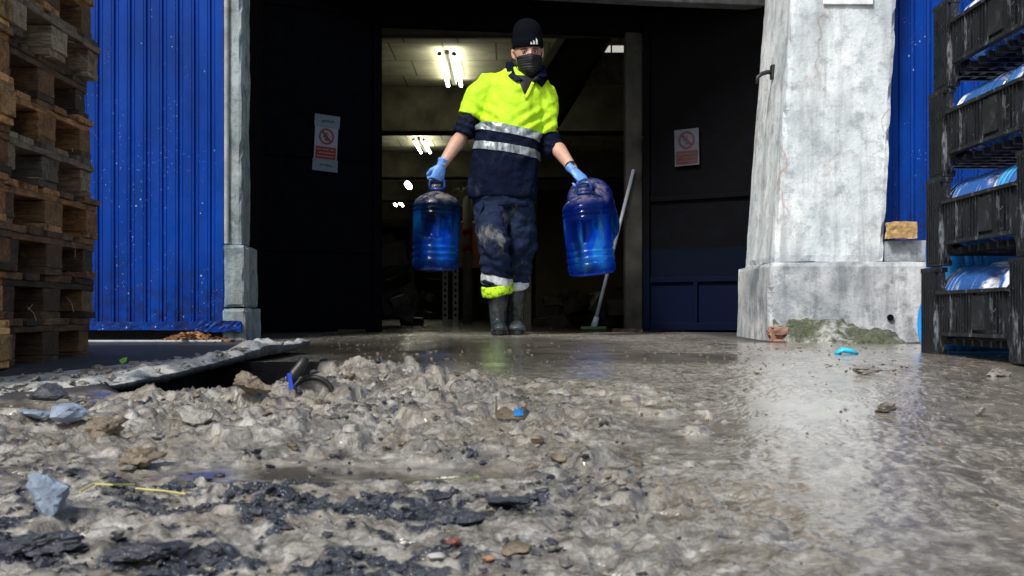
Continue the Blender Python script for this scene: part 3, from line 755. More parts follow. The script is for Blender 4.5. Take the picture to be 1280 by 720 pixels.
striplight('farthest lamp, lowest of the row behind the bottle neck', -3.0, 31.4, 32.0, 3.05, True, 0, .03)

# ---- things standing in the hall
m_pipe = simple('grey_pipe', (.20, .19, .15), .6); m_redb = simple('red_band', (.25, .02, .015), .5)
t = empty('steel_column', (-.52, 14, 0), label='slim grey steel post with red bands beside the trouser leg in the hall', cat='post')
MB().tube([(-.52, 14, 0), (-.52, 14, .8), (-.52, 14, 1.6)], .055, 16).build('post', m_pipe, t, smooth=True)
for yp in (290, 310):
    z = EYE + (HOR - yp) * 14 / F; MB().tube([(-.52, 14, z - .035), (-.52, 14, z + .035)], .058, 16).build('red_band', m_redb, t, smooth=True)
p0, p1 = W(571, 335, 14.3), W(601, 277, 14.3)
t = MB().box(((p0.x + p1.x) / 2, 14.3, (p0.z + p1.z) / 2), (p1.x - p0.x, .05, p1.z - p0.z)).box(((p0.x + p1.x) / 2, 14.3, p0.z / 2), (.04, .04, p0.z)).build('orange_board', simple('orange_board', (.50, .20, .05), .6), None, bevel=.01)
tag(t, 'upright orange board on a stand behind the grey hall post', 'board')
m_post = simple('pale_perforated', (.42, .42, .38), .6)
for i, (x0, x1, y0, y1, d, l_) in enumerate(((553, 560, 330, 382, 12.5, 'left one of two pale slotted rack posts under the left bottle'), (566, 573, 330, 382, 12.5, 'right one of two pale slotted rack posts under the left bottle'), (646, 664, 345, 384, 15, 'thick pale post behind the right boot of the man'))):
    a, c_ = W(x0, y1, d), W(x1, y0, d); mb = MB()
    mb.box(((a.x + c_.x) / 2, d, c_.z / 2), (c_.x - a.x, .05, c_.z))
    o = mb.build('rack_post', m_post, None, bevel=.004); tag(o, l_, 'post', 'pale posts in the hall')
    if i < 2:
        mb = MB(); z = a.z - .1
        while z < c_.z - .03: mb.box(((a.x + c_.x) / 2, d - .026, z), (.02, .004, .03)); z += .065
        mb.build('slots', m_black, o)  # black plates paint the shade inside the slots
mb = MB(); pA, pB, pC, pD = W(612, 195, 13), W(590, 232, 13), W(566, 255, 13), W(548, 266, 13)
mb.tube([pA, pB, pC, pD], .035, 10); o = mb.build('pipe_run', simple('pale_pipe', (.38, .37, .26), .6), None, smooth=True); tag(o, 'pale slanting pipe between the left bottle and the man', 'pipe')
mb = MB(); mb.tube([W(566, 238, 12.9), W(572, 236, 12.9), W(575, 245, 12.9), W(576, 258, 12.9)], .022, 8); tag(mb.build('hose', simple('hose', (.5, .48, .38), .6), None, smooth=True), 'short curled pale hose hanging off the slanting pipe', 'hose')
# junk: individually placed boxes and machine shapes in the dark
m_junk = [simple('junk_%d' % i, c_, .6, .4, 10) for i, c_ in enumerate(((.02, .018, .015), (.05, .04, .03), (.03, .032, .035), (.07, .05, .03)))]
rg = random.Random(4)
t = None
mbj = MB()
for i in range(46):
    y = rg.uniform(10.5, 13.5); x = rg.uniform(.32, .13 * y - .05 * (y - 10)) if i < 30 else rg.uniform(-1.5, -.75)
    s_ = rg.uniform(.05, .2); z = rg.uniform(0, .30) if i < 30 else rg.uniform(0, .7)
    rot = Matrix.Rotation(rg.uniform(-.6, .6), 3, 'Y') @ Matrix.Rotation(rg.uniform(-1, 1), 3, 'Z')
    mbj.rbox((-s_, -s_ * .7, -s_ * .5), (s_, s_ * .7, s_ * .5), (2, 2, 2), .012, rg, rot, 0)
    o_ = Vector((x, y, z)); n_ = 26
    for q in range(len(mbj.v) - n_, len(mbj.v)): mbj.v[q] = tuple(Vector(mbj.v[q]) + o_)
tag(mbj.build('scrap_heap', m_junk[1], None), 'dark jumbled scrap heaped on the hall floor behind the man', 'scrap', kind='stuff')
sh_ = empty('storage_rack', (-1.35, 12.2, 0), label='dark storage rack just inside the left door edge', cat='rack')
for z in (.35, .75, 1.05): MB().box((-1.45, 12.2, z), (.9, .5, .03)).build('shelf', m_junk[1], sh_)
for x in (-1.88, -1.0): MB().box((x, 11.96, .6), (.04, .04, 1.2)).build('upright', m_junk[2], sh_)
for i, (x, s_) in enumerate(((-1.3, .11), (-1.15, .07), (-1.5, .09))):
    o = MB().rbox((x - s_, 12.05, .77), (x + s_, 12.2, .77 + s_ * 1.4), (2, 2, 2), .006).build('carton', m_junk[(i + 1) % 4]); tag(o, ('wider dark carton on the storage rack middle shelf', 'smallest dark carton on the storage rack, at its right', 'dark carton at the left end of the storage rack')[i], 'box', 'cartons on the rack')

# ---- broom leaning against the jamb
t = empty('broom', W(742, 412, 7.95), label='long handled broom leaning against the doorway jamb behind the bottles', cat='broom')
mb = MB(); mb.tube([W(744, 402, 7.95), W(792, 212, 7.97)], .0115, 12); mb.build('handle', simple('steel_handle', (.32, .36, .42), .35), t, smooth=True)
mb = MB(); mb.tube([W(742, 410, 7.95), W(746, 396, 7.95)], [.024, .016], 12); mb.build('ferrule', simple('ferrule', (.35, .42, .5), .4), t, smooth=True)
mb = MB(); c_ = W(742, 411, 7.95); mb.box((c_.x, c_.y, c_.z + .005), (.17, .05, .022)); mb.build('head', simple('green_broom_head', (.04, .09, .04), .6), t, bevel=.006)
mb = MB()
for i in range(70):
    x = c_.x - .08 + .16 * rng.random(); y = c_.y - .02 + .04 * rng.random(); mb.tube([(x, y, c_.z - .002), (x + rng.uniform(-.012, .012), y - .01, .004)], .0022, 4)
mb.build('bristles', simple('bristle', (.05, .08, .04), .8), t)
mb = MB().rbox((.66, 7.86, 0), (.86, 8.0, .022), (5, 3, 1), .004); tag(mb.build('floor_plank', simple('wet_plank', (.10, .05, .03), .5), None), 'short wet brown plank lying at the foot of the doorway jamb', 'plank')
# ================================================================== PALLETS
def wood(name, c1, c2, axis_):
    b = NB(name); sc = [9, 9, 9]; sc[axis_] = .9
    oi = b.n('ShaderNodeObjectInfo'); add = b.n('ShaderNodeVectorMath', operation='ADD'); b.lk(b.tc(), add.inputs[0])
    sc_ = b.n('ShaderNodeVectorMath', operation='SCALE'); b.lk(oi.outputs['Random'], sc_.inputs['Scale']); sc_.inputs[0].default_value = (13, 7, 5); b.lk(sc_.outputs[0], add.inputs[1])
    v = add.outputs[0]
    g = b.noise(9, 7, .7, b.map(tuple(sc), vec=v), 1.2); n2 = b.noise(14, 6, .7, v)
    c = b.ramp(g, [(.34, c1), (.62, c2)])
    tone = b.ramp(oi.outputs['Random'], [(0, (.5, .46, .44)), (.3, (1.1, .9, .7)), (.6, (1.9, 1.3, .85)), (1, (2.6, 2.2, 1.7))])
    c = b.mix(1.0, c, tone, 'MULTIPLY')
    c = b.mix(b.ramp(n2, [(.48, 0), (.66, .85)]), c, (.022, .018, .015))
    c = b.mix(b.ramp(b.noise(24, 6, .7, v), [(.60, 0), (.70, .55)]), c, (.34, .27, .19))
    b.set('Base Color', c); b.set('Roughness', .78)
    b.bump(b.ma('ADD', g, b.ma('MULTIPLY', n2, .8)), .8, .006); return b.m
WT = {}
for nm, c1, c2 in (('dark', (.030, .022, .016), (.13, .085, .05)), ('mid', (.07, .042, .022), (.27, .17, .085)), ('pale', (.20, .12, .05), (.50, .36, .18)), ('grey', (.05, .05, .052), (.20, .19, .175))):
    WT[nm] = [wood('%s_wood_%s' % (nm, 'xy'[a]), c1, c2, a) for a in (0, 1)] + [wood('%s_block_wood' % nm, c1, c2, 0)]
def pallet(tone, rg):
    """origin: far right bottom corner; 0.8 m side runs towards the camera (-Y), boards run along X"""
    t = empty('pallet', (0, 0, 0)); m = WT[tone]; j = .0022
    def bd(nm, lo, hi, seg, mm):
        dx, dy, dz = rg.uniform(-.006, .006), rg.uniform(-.006, .006), 0
        o = MB().rbox((lo[0] + dx, lo[1] + dy, lo[2]), (hi[0] + dx + rg.uniform(-.008, .004), hi[1] + dy, hi[2]), seg, j, rg).build(nm, mm, t); 
        md = o.modifiers.new('bevel', 'BEVEL'); md.width = .0022; md.segments = 1; return o
    for y in (-.145, -.33, -.46, -.62, -.80):                                       # deck boards
        wd = .145 if y in (-.145, -.80, -.46) else .10
        bd('deck_board', (-1.2, y, .122), (0, y + wd, .144), (14, 2, 1), m[0])
    for x in (-.145, -.6725, -1.2): bd('stringer_board', (x, -.80, .100), (x + .145, 0, .1215), (2, 10, 1), m[1])
    for x in (-.145, -.6725, -1.2):
        for y in (-.10, -.4725, -.80):
            bd('block', (x, y, .0225), (x + .145, y + (.145 if y == -.4725 else .10), .0995), (3, 3, 3), m[2])
    for y in (-.10, -.4725, -.80): bd('base_board', (-1.2, y, 0), (0, y + (.145 if y == -.4725 else .10), .022), (14, 2, 1), m[0])
    return t
rg = random.Random(21)
protos = {k: pallet(k, rg) for k in ('dark', 'mid', 'pale', 'grey')}
used = set()
ORD = [('dark', 'lowest pallet of the left stack, dark and resting on the asphalt'), ('dark', 'second pallet from the ground, dark with splintered base boards'),
       ('dark', 'third pallet from the ground, dark brown, level with the blue bottom rail'), ('mid', 'fourth pallet from the ground, brown with a paler end block'),
       ('grey', 'fifth pallet from the ground, grey weathered board ends'), ('mid', 'sixth pallet from the ground, reddish brown blocks'),
       ('dark', 'seventh pallet from the ground, nearly black boards'), ('grey', 'eighth pallet from the ground, mottled blocks under a grey deck'),
       ('mid', 'ninth pallet from the ground, brown with a torn strap'), ('pale', 'topmost pallet of the stack, fresh pale wood jutting out towards the sheeting')]
z = -.046
for i, (k, l_) in enumerate(ORD):
    o = protos[k] if k not in used else copy_tree(protos[k]); used.add(k)
    o.location = (-1.545 + rg.uniform(-.018, .016) + (.035 if k == 'pale' else 0), 4.42 + rg.uniform(-.03, .03) - (.0 if k != 'pale' else .05), z); o.rotation_euler = (0, 0, R(rg.uniform(-1.6, 1.6)))
    tag(o, l_, 'pallet', 'stacked wooden pallets'); z += .1455
    if i in (6,): z += .002
# a second stack nearer to the camera, its edge just inside the frame
z = -.048
L2 = ['bottom', 'second', 'third', 'fourth', 'fifth', 'sixth', 'seventh', 'eighth']
for i, k in enumerate(['pale', 'mid', 'dark', 'mid', 'dark', 'pale', 'mid', 'pale']):
    o = copy_tree(protos[k]); o.location = (-1.505 + rg.uniform(-.012, .012), 3.60 + rg.uniform(-.02, .02), z); o.rotation_euler = (0, 0, R(rg.uniform(-1.2, 1.2)))
    tag(o, '%s pallet from the ground in the nearer stack cut by the left edge' % L2[i], 'pallet', 'stacked wooden pallets'); z += .1455
m_straw = simple('splinter', (.45, .34, .2), .8)
mb = MB(); 
for q in range(12):
    p = Vector((-1.53, rg.uniform(3.6, 4.4), rg.uniform(.1, 1.1))); d_ = Vector((rg.uniform(.0, .04), rg.uniform(-.07, .07), rg.uniform(-.06, .02)))
    mb.tube([p, p + d_ * .5 + Vector((.005, 0, .004)), p + d_], .0008, 4)
tag(mb.build('wood_splinters', m_straw), 'pale loose wood splinters and straws caught in the pallets', 'splinters', kind='stuff')

# ================================================================== WATER BOTTLES
def bottle_mat(name, col, dirt_z0, dust_and_shine, op=.05, tlf=(.04, .75), teal=False):
    b = NB(name); v = b.tc(); z = b.sep(v)[2]
    d = b.ma('MULTIPLY', b.ramp(z, [(dirt_z0, 0), (dirt_z0 + .05, 1)]), b.ramp(b.noise(16, 6, .7), [(.36, 0), (.56, .9)]))
    d2 = b.ramp(b.noise(9, 6, .75), [(.60, 0), (.74, dust_and_shine)]) if dust_and_shine < .9 else b.ramp(b.noise(3.2, 5, .6, b.map((1, 1, 1.3)), .6), [(.49, .04), (.55, dust_and_shine)])
    d = b.ma('MAXIMUM', d, d2)
    c = b.mix(d, col, (.20, .17, .14) if dust_and_shine < .9 else (.88, .92, .96))  # white on crate bottles paints highlights as well as dust
    b.set('Base Color', c); b.set('Roughness', b.ma('ADD', b.ma('MULTIPLY', d, .6), .07)); b.set('IOR', 1.5); b.set('Coat_Weight', .3)
    tr = b.n('ShaderNodeBsdfTransparent'); tr.inputs[0].default_value = (.30, .60, 1, 1) if dust_and_shine < .9 else (.55, .75, 1, 1)
    tl = b.n('ShaderNodeBsdfDiffuse'); b.lk(b.ramp(b.noise(7, 3, .5, b.map((2.4, 1, .6)), .3), [(.48, (.002, .20, 1.0)), (.62, (.10, .70, 1.0))] if not teal else [(.48, (.004, .12, .62)), (.62, (.02, .30, .75))]), tl.inputs[0])  # bright blue patches on the rear wall paint light shining through
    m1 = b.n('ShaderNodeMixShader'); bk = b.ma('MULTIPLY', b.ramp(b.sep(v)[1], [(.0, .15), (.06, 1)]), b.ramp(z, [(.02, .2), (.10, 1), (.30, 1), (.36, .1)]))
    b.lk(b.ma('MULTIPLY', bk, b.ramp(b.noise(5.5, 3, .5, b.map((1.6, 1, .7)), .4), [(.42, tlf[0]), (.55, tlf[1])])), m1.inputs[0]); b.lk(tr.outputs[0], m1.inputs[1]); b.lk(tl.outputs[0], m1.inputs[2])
    mx = b.n('ShaderNodeMixShader'); fr = b.n('ShaderNodeFresnel'); fr.inputs[0].default_value = 1.5
    f = b.ma('MAXIMUM', b.ma('ADD', b.ma('MULTIPLY', fr.outputs[0], .9), op, clamp=True), d)
    b.lk(f, mx.inputs[0]); b.lk(m1.outputs[0], mx.inputs[1]); b.lk(b.b.outputs[0], mx.inputs[2]); b.lk(mx.outputs[0], b.out.inputs[0])
    b.bump(b.noise(22, 3), .15, .006)
    return b.m
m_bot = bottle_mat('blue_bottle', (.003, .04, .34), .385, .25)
m_botw = bottle_mat('cloudy_shine_bottle', (.05, .22, .72), .9, .95, .30, (.3, .8))
m_bright = simple('bright_blue_plastic', (.01, .33, .95), .3, .05)  # light passing through these bottles is put into the colour
m_hand = simple('bottle_handle', (.01, .04, .20), .35); m_cap = simple('bottle_cap', (.01, .02, .06), .4)
def bottle(m, name='water_bottle', recess=True, cap=True):
    t = empty(name, (0, 0, 0)); prof = [(.0, .012), (.085, .012), (.100, .0), (.122, .006), (.133, .022), (.135, .04)]
    def rib(z0, h=.014, dp=.0055): return [(.135, z0), (.135 - dp, z0 + h * .35), (.135 - dp, z0 + h * .65), (.135, z0 + h)]
    for z0 in (.062, .098, .134): prof += rib(z0, .016, .007)
    prof += [(.135, .17), (.1345, .22), (.1345, .27), (.135, .318)]
    for z0 in (.326, .352): prof += rib(z0)
    prof += [(.134, .375), (.130, .388), (.118, .405), (.095, .424), (.066, .438), (.042, .446), (.031, .452), (.029, .470), (.031, .473), (.031, .490), (.026, .492), (.026, .480), (.0, .480)]
    n = 72; mb = MB().lathe(prof, n)
    # finer z steps in the middle so the grip recess can be pushed in
    if recess:
        vs_ = []
        zs = list(np.linspace(.17, .318, 16)); prof2 = []
        for r_, z_ in prof:
            if abs(z_ - .22) < 1e-6 or abs(z_ - .27) < 1e-6: continue
            if abs(z_ - .17) < 1e-6: prof2 += [(.1345, q) for q in zs[:-1]]
            else: prof2.append((r_, z_))
        mb = MB().lathe(prof2, 144)
        for i, (x, y, z_) in enumerate(mb.v):
            a = math.atan2(x, -y)
            k = float(sstep(.66, .56, abs(a)) if False else (1 - sstep(.50, .60, abs(a)))) * float(sstep(.178, .192, z_) * (1 - sstep(.296, .31, z_)))
            if k > 0:
                r_ = math.hypot(x, y); s_ = (r_ - .042 * k) / r_; mb.v[i] = (x * s_, y * s_, z_)
    body = mb.build('bottle_body', m, t, smooth=True)
    if recess:
        MB().rbox((-.014, -.138, .176), (.014, -.110, .312), (2, 2, 8), 0).build('grip', m, t, bevel=.006)
    if cap:
        mb = MB().tube([(0, 0, .468), (0, 0, .496)], .034, 20); mb.build('cap', m_cap, t, bevel=.003)
    return t
def carry(t):
    mb = MB(); mb.tube([(-.036, 0, .462), (-.044, 0, .49), (-.040, 0, .515), (0, 0, .524), (.040, 0, .515), (.044, 0, .49), (.036, 0, .462)], .0085, 10, u=(0, 1, 0))
    mb.tube([(0, 0, .455), (0, 0, .470)], .040, 20); mb.build('carry_handle', m_hand, t, smooth=True)
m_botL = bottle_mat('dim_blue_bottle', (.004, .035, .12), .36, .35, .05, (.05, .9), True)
bl = bottle(m_bot, cap=False); carry(bl); bl.location = (-.437, 6.86, .368); bl.rotation_euler = (R(-1), R(1), R(6))
tag(bl, 'empty blue water bottle with muddy shoulders, hanging beside the dark left side of the doorway', 'bottle', 'water bottles carried by the man')
b2 = copy_tree(bl)
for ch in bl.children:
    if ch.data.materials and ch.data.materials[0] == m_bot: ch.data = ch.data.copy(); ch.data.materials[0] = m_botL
b2 = b2; b2.location = (.452, 6.74, .336); b2.rotation_euler = (R(3), R(-5), R(-24))
tag(b2, 'brightest ribbed blue bottle, hanging upright in front of the broom', 'bottle', 'water bottles carried by the man')
b3 = copy_tree(bl); q = Vector((-.20, -.88, .42)).normalized().to_track_quat('Z', 'Y'); b3.rotation_mode = 'QUATERNION'; b3.rotation_quaternion = q
b3.location = Vector((.425, 6.86, .845)) - (q @ Vector((0, 0, .50)))
tag(b3, 'blue bottle tipped away behind the right hand, seen end on', 'bottle', 'water bottles carried by the man')
for ch in b3.children:
    for c2_ in b2.children:
        if c2_.name.split('.')[0] == ch.name.split('.')[0]: ch.data = c2_.data

# ================================================================== CRATES
b = NB('black_crate_plastic'); v = b.tc()
c = b.ramp(b.noise(6, 6, .7), [(.35, (.004, .005, .007)), (.7, (.013, .015, .020))])
sc_ = b.ramp(b.noise(22, 6, .75, b.map((1, 1, .22))), [(.56, 0), (.64, .55)]); sp = b.ramp(b.vor(60), [(.08, .9), (.14, 0)])
c = b.mix(b.ma('MAXIMUM', sc_, b.ma('MULTIPLY', sp, b.ramp(b.noise(9, 3), [(.45, 0), (.6, 1)]))), c, (.26, .30, .34))
b.set('Base Color', c); b.set('Roughness', b.ramp(b.noise(12, 5), [(.3, .28), (.7, .6)])); b.bump(b.noise(30, 6, .7), .5, .006); m_crate = b.m
def crate():
    """origin: far left bottom corner; +X to the right, long side along -Y"""
    t = empty('bottle_crate', (0, 0, 0)); Wd, L, H = .60, .98, .33
    def wall(mb, p0, ax, ln, sgn):
        """rail with arches below: ax 0 -> along x, 1 -> along -y; outer ribs on side sgn"""
        n = 30; vs_ = []
        for i in range(n + 1):
            s_ = ln * i / n; e = min(s_, ln - s_)
            zt_ = .238 + .02 * (1 - float(sstep(0, .05, e))); zb_ = .076 - .076 * (1 - float(sstep(0, .055, e))) * .9
            for (z_, o) in ((zb_, 0), (zt_, 0), (zt_, .016), (zb_, .016)):
                if ax == 1: vs_.append((p0[0] + sgn * -o, p0[1] - s_, z_))
                else: vs_.append((p0[0] + s_, p0[1] + sgn * -o, z_))
        fs = [(i * 4 + k, i * 4 + (k + 1) % 4, (i + 1) * 4 + (k + 1) % 4, (i + 1) * 4 + k) for i in range(n) for k in range(4)]
        mb.add(vs_, fs)
        # ribs, rim and a foot flange standing proud
        def bb(s0, s1, z0, z1, pr):
            if ax == 1: mb.box((p0[0] + sgn * pr / 2, p0[1] - (s0 + s1) / 2, (z0 + z1) / 2), (pr, s1 - s0, z1 - z0))
            else: mb.box(((p0[0] + (s0 + s1) / 2), p0[1] + sgn * pr / 2, (z0 + z1) / 2), (s1 - s0, pr, z1 - z0))
        bb(.01, ln - .01, .226, .238, .014); bb(.03, ln - .03, .076, .088, .010)
        s_ = .04
        while s_ < ln - .04:
            if not (.36 < (s_ % .5) < .47): bb(s_, s_ + .007, .088, .226, .009)
            s_ += .026
        for s_ in (.37, .87):
            if s_ < ln - .1: bb(s_ - .005, s_ + .10, .10, .215, .012)
    pw = .155
    for (px_, py_) in ((0, 0), (0, -L + pw), (Wd - .03, 0), (Wd - .03, -L + pw)):
        mb = MB(); sg = -1 if px_ == 0 else 1; x0 = px_
        mb.rbox((x0, py_ - pw, .0), (x0 + .03, py_, H - .004), (1, 4, 8), .0015)
        for q in range(7):
            yy = py_ - pw + .012 + q * .021; mb.box((x0 + (0 if sg < 0 else .03) + sg * .005, yy, H / 2), (.012, .008, H - .03))
        mb.box((x0 + .015, py_ - pw / 2, H - .012), (.046, pw + .008, .018)); mb.box((x0 + .015, py_ - pw / 2, .012), (.042, pw + .004, .020))
        mb.build('corner_post', m_crate, t)
    mb = MB(); wall(mb, (0.004, -pw, 0), 1, L - 2 * pw, -1); mb.build('side_wall', m_crate, t, fix=True)
    mb = MB(); wall(mb, (Wd - .004, -pw, 0), 1, L - 2 * pw, 1); mb.build('side_wall', m_crate, t, fix=True)
    mb = MB(); wall(mb, (.03, -.004, 0), 0, Wd - .06, 1); mb.build('end_wall', m_crate, t, fix=True)
    mb = MB(); wall(mb, (.03, -L + .004, 0), 0, Wd - .06, -1); mb.build('end_wall', m_crate, t, fix=True)
    mb = MB()
    for i in range(9): mb.box((.03 + (Wd - .06) * (i + .5) / 9, -L / 2, .058), (.02, L - .04, .022))
    for i in range(12): mb.box((Wd / 2, -.04 - (L - .08) * i / 11, .054), (Wd - .04, .018, .022))
    mb.build('floor_grid', m_crate, t)
    return t
cr0 = crate(); bw = bottle(m_botw, recess=False, cap=True)
CL = ['lowest crate, its rail just above the muddy street', 'second crate from the ground, beside the pale sill', 'third crate from the ground, with a diagonal scuff', 'topmost crate, cut by the upper picture edge']
BL = ['lowest crate', 'second crate', 'third crate', 'topmost crate']
first = True; rg = random.Random(8)
for k in range(4):
    o = cr0 if k == 0 else copy_tree(cr0)
    X0, Y0, Z0 = 1.572 + .012 * k + rg.uniform(-.004, .004), 4.575 + rg.uniform(-.01, .01), -.040 + .3305 * k
    o.location = (X0, Y0, Z0); rz = R(rg.uniform(-.6, .8)); o.rotation_euler = (0, 0, rz)
    tag(o, 'black plastic bottle crate, ' + CL[k], 'crate', 'stacked black bottle crates')
    for cx, cn in ((.165, 'left'), (.435, 'right')):
        for cy, rn, fl in ((-.10, 'far', 1), (-.55, 'near', 1)):
            c = bw if first else copy_tree(bw); first = False
            # lying, neck towards the camera or away
            nk = rg.random() < .5 and fl
            c.rotation_mode = 'XYZ'; yy = Y0 + cy + rg.uniform(-.012, .012)
            if cx < .3 and rn == 'far': nk = k in (0, 1)
            if nk: c.rotation_euler = (R(90), R(rg.uniform(0, 360)), 0); c.location = (X0 + cx, yy + .06, Z0 + .204)
            else: c.rotation_euler = (R(-90), R(rg.uniform(0, 360)), 0); c.location = (X0 + cx, yy - .42, Z0 + .204)
            c.rotation_euler = (c.rotation_euler[0], c.rotation_euler[1], 0)
            tag(c, 'cloudy blue bottle with painted shine lying at the %s %s side of the %s' % (rn, cn, BL[k]), 'bottle', 'bottles lying in the crates')
c = copy_tree(bottle(m_bright, recess=False)) if False else bottle(m_bright, recess=False)
c.rotation_euler = (0, R(90), R(4)); c.location = (1.665, 4.80, -.05 + .125); tag(c, 'clean bright blue bottle lying on the ground behind the lowest crate', 'bottle', 'bright blue bottles behind the crates')
c2 = copy_tree(c); c2.rotation_euler = (0, R(90), R(-3)); c2.location = (1.70, 4.83, .33); c2.rotation_euler = (0, R(84), 0)
tag(c2, 'bright cyan bottle end showing behind the bottles of the lowest crate', 'bottle', 'bright blue bottles behind the crates')

# ================================================================== DEBRIS ON THE STREET
def ico(sub):
    bm = bmesh.new(); bmesh.ops.create_icosphere(bm, subdivisions=sub, radius=1); bm.verts.ensure_lookup_table()
    v = np.array([p.co[:] for p in bm.verts]); f = [tuple(q.index for q in fc.verts) for fc in bm.faces]; bm.free(); return v, f
ICO = {s_: ico(s_) for s_ in (1, 2, 3, 4)}
def rock(rg, sub=2, planes=9, ns=.12, flat=.6):
    v, f = ICO[sub]; r_ = np.full(len(v), 1.5)
    for _ in range(planes):
        n = np.array([rg.gauss(0, 1) for _ in range(3)]); n /= np.linalg.norm(n); d = rg.uniform(.55, 1.0)
        dt = v @ n; r_ = np.where(dt > .05, np.minimum(r_, d / np.maximum(dt, .05)), r_)
    out = v * r_[:, None]
    o = rg.random() * 50
    nn = np.array([mnoise.noise(Vector((p[0] * 2.2 + o, p[1] * 2.2, p[2] * 2.2))) + .5 * mnoise.noise(Vector((p[0] * 6 + o, p[1] * 6, p[2] * 6))) for p in out])
    out = out * (1 + ns * nn)[:, None]; out[:, 2] *= flat
    return out, f
def hit(px, py):
    """where the line of sight through a photo pixel meets the street"""
    d = 1.0
    while d < 12:
        p = W(px, py, d)
        if p.z <= gz(p.x, d): return p
        d += .004
    return W(px, py, 8)
def mudmat(name, c1, c2, r0, r1, sp=False):
    b = NB(name); c = b.ramp(b.noise(24, 6, .7), [(.32, c1), (.66, c2)])
    if sp: c = b.mix(b.ramp(b.vor(190), [(.1, .8), (.2, 0)]), c, (.33, .36, .40))
    b.set('Base Color', c); b.set('Roughness', b.ramp(b.noise(30, 4), [(.3, r0), (.7, r1)])); b.bump(b.noise(110, 6, .7), .6, .005); return b.m
m_clod = mudmat('wet_clod', (.09, .08, .065), (.27, .26, .235), .12, .4)
m_brown = mudmat('brown_clod', (.06, .045, .03), (.20, .16, .11), .25, .6)
m_asph = mudmat('broken_asphalt', (.010, .012, .018), (.045, .05, .065), .35, .7, True)
m_blueg = mudmat('blue_grey_stone', (.10, .14, .20), (.26, .33, .42), .4, .7, True)
def scatter(name, n, pick, r0, r1, subd, m, lbl, cat, seed, flat=(.4, .8), sink=.35, keep=None):
    rg = random.Random(seed); pr = [rock(rg, subd, rg.randint(5, 8), .55, 1) for _ in range(18)]; V = []; Fc = []; off = 0; made = 0
    for _ in range(n * 6):
        if made >= n: break
        x, y = pick(rg)
        if keep and not keep(x, y, rg): continue
        made += 1
        v, f = pr[rg.randint(0, 17)]; r_ = r0 + (r1 - r0) * rg.random() ** 2.5
        e = Matrix.Rotation(rg.random() * 6.28, 3, 'Z') @ Matrix.Rotation(rg.uniform(-.6, .6), 3, 'X')
        s_ = np.array([r_ * rg.uniform(.8, 1.5), r_ * rg.uniform(.7, 1.2), r_ * rg.uniform(*flat)])
        vv = (v * s_) @ np.array(e).T + np.array([x, y, gz(x, y) + s_[2] * (1 - 2 * sink)])
        V.append(vv); Fc.append(np.array(f) + off); off += len(v)
    V = np.concatenate(V).astype(np.float32); Fc = np.concatenate(Fc).astype(np.int32)
    me = bpy.data.meshes.new(name); me.vertices.add(len(V)); me.vertices.foreach_set('co', V.ravel()); me.loops.add(Fc.size); me.loops.foreach_set('vertex_index', Fc.ravel())
    me.polygons.add(len(Fc)); me.polygons.foreach_set('loop_start', np.arange(0, Fc.size, 3, dtype=np.int32)); me.polygons.foreach_set('use_smooth', np.zeros(len(Fc), dtype=bool)); me.update(calc_edges=True)
    me.materials.append(m); o = bpy.data.objects.new(name, me); COL.objects.link(o); return tag(o, lbl, cat, kind='stuff')
def gr(x, y):
    i = int(np.searchsorted(xs, x)); j = int(np.searchsorted(ys, y)); return float(grit_and_shade[j, i]), float(puddle[j, i]), float(channel[j, i])
scatter('mud_clods', 240, pick_heap, .002, .010, 2, m_clod, 'grey wet mud clods heaped on the left of the street', 'mud', 31, keep=lambda x, y, r: gr(x, y)[1] < .1)
scatter('brown_clods', 60, pick_heap, .003, .010, 2, m_brown, 'brown clods mixed through the mud heap', 'mud', 32, keep=lambda x, y, r: gr(x, y)[1] < .1)
scatter('near_clods', 200, pick_front, .0015, .007, 2, m_clod, 'small grey clods in the nearest mud', 'mud', 33, keep=lambda x, y, r: gr(x, y)[1] < .1)
scatter('asphalt_crumbs', 1900, pick_front, .0012, .0065, 2, m_asph, 'black asphalt crumbs strewn in the nearest mud', 'rubble', 34, keep=lambda x, y, r: gr(x, y)[0] + .05 > r.random())
scatter('asphalt_grit', 260, pick_heap, .002, .009, 2, m_asph, 'black asphalt bits caught in the mud heap', 'rubble', 35, keep=lambda x, y, r: gr(x, y)[0] > .3)
def pick_far(rg):
    y = rg.uniform(3.2, 5.6); x = rg.uniform(-.15 * y, .42 * y)
    return x, y
scatter('far_clods', 320, pick_far, .002, .006, 2, m_brown, 'little mud crumbs on the street before the gateway', 'mud', 36, keep=lambda x, y, r: fbm(np.array([x * 3.]), np.array([y * 3.]), 3, 7)[0] > .46)
scatter('right_crumbs', 500, pick_right, .0015, .006, 1, m_brown, 'little brown crumbs in the slurry on the right', 'mud', 37, keep=lambda x, y, r: True)

def one(name, px, py, wpx, mat_, lbl, cat, flat=.6, sub=3, seed=1, asp=1.0, sink=.3, rz=0, tiltx=0, group=None, ns=.12, planes=9):
    p = hit(px, py); d = p.y; r_ = wpx / 2 * d / F; rg = random.Random(seed)
    v, f = rock(rg, sub, planes, ns, 1.0); v = v / np.abs(v).max(0); v = v * np.array([r_, r_ * .8, r_ * flat])
    e = np.array(Matrix.Rotation(rz, 3, 'Y') @ Matrix.Rotation(tiltx, 3, 'X')); v = v @ e.T
    zc = gz(p.x, d) + r_ * flat * (1 - 2 * sink)
    mb = MB(); mb.add([tuple(q + np.array([p.x, d, zc])) for q in v], f); o = mb.build(name, mat_, None, smooth=False)
    me = o.data
    return tag(o, lbl, cat, group)
one('stone', 62, 640, 66, m_blueg, 'blue-grey wedge-shaped stone standing in the mud at lower left', 'stone', .85, 3, 3, planes=7, sink=.12, rz=.5)
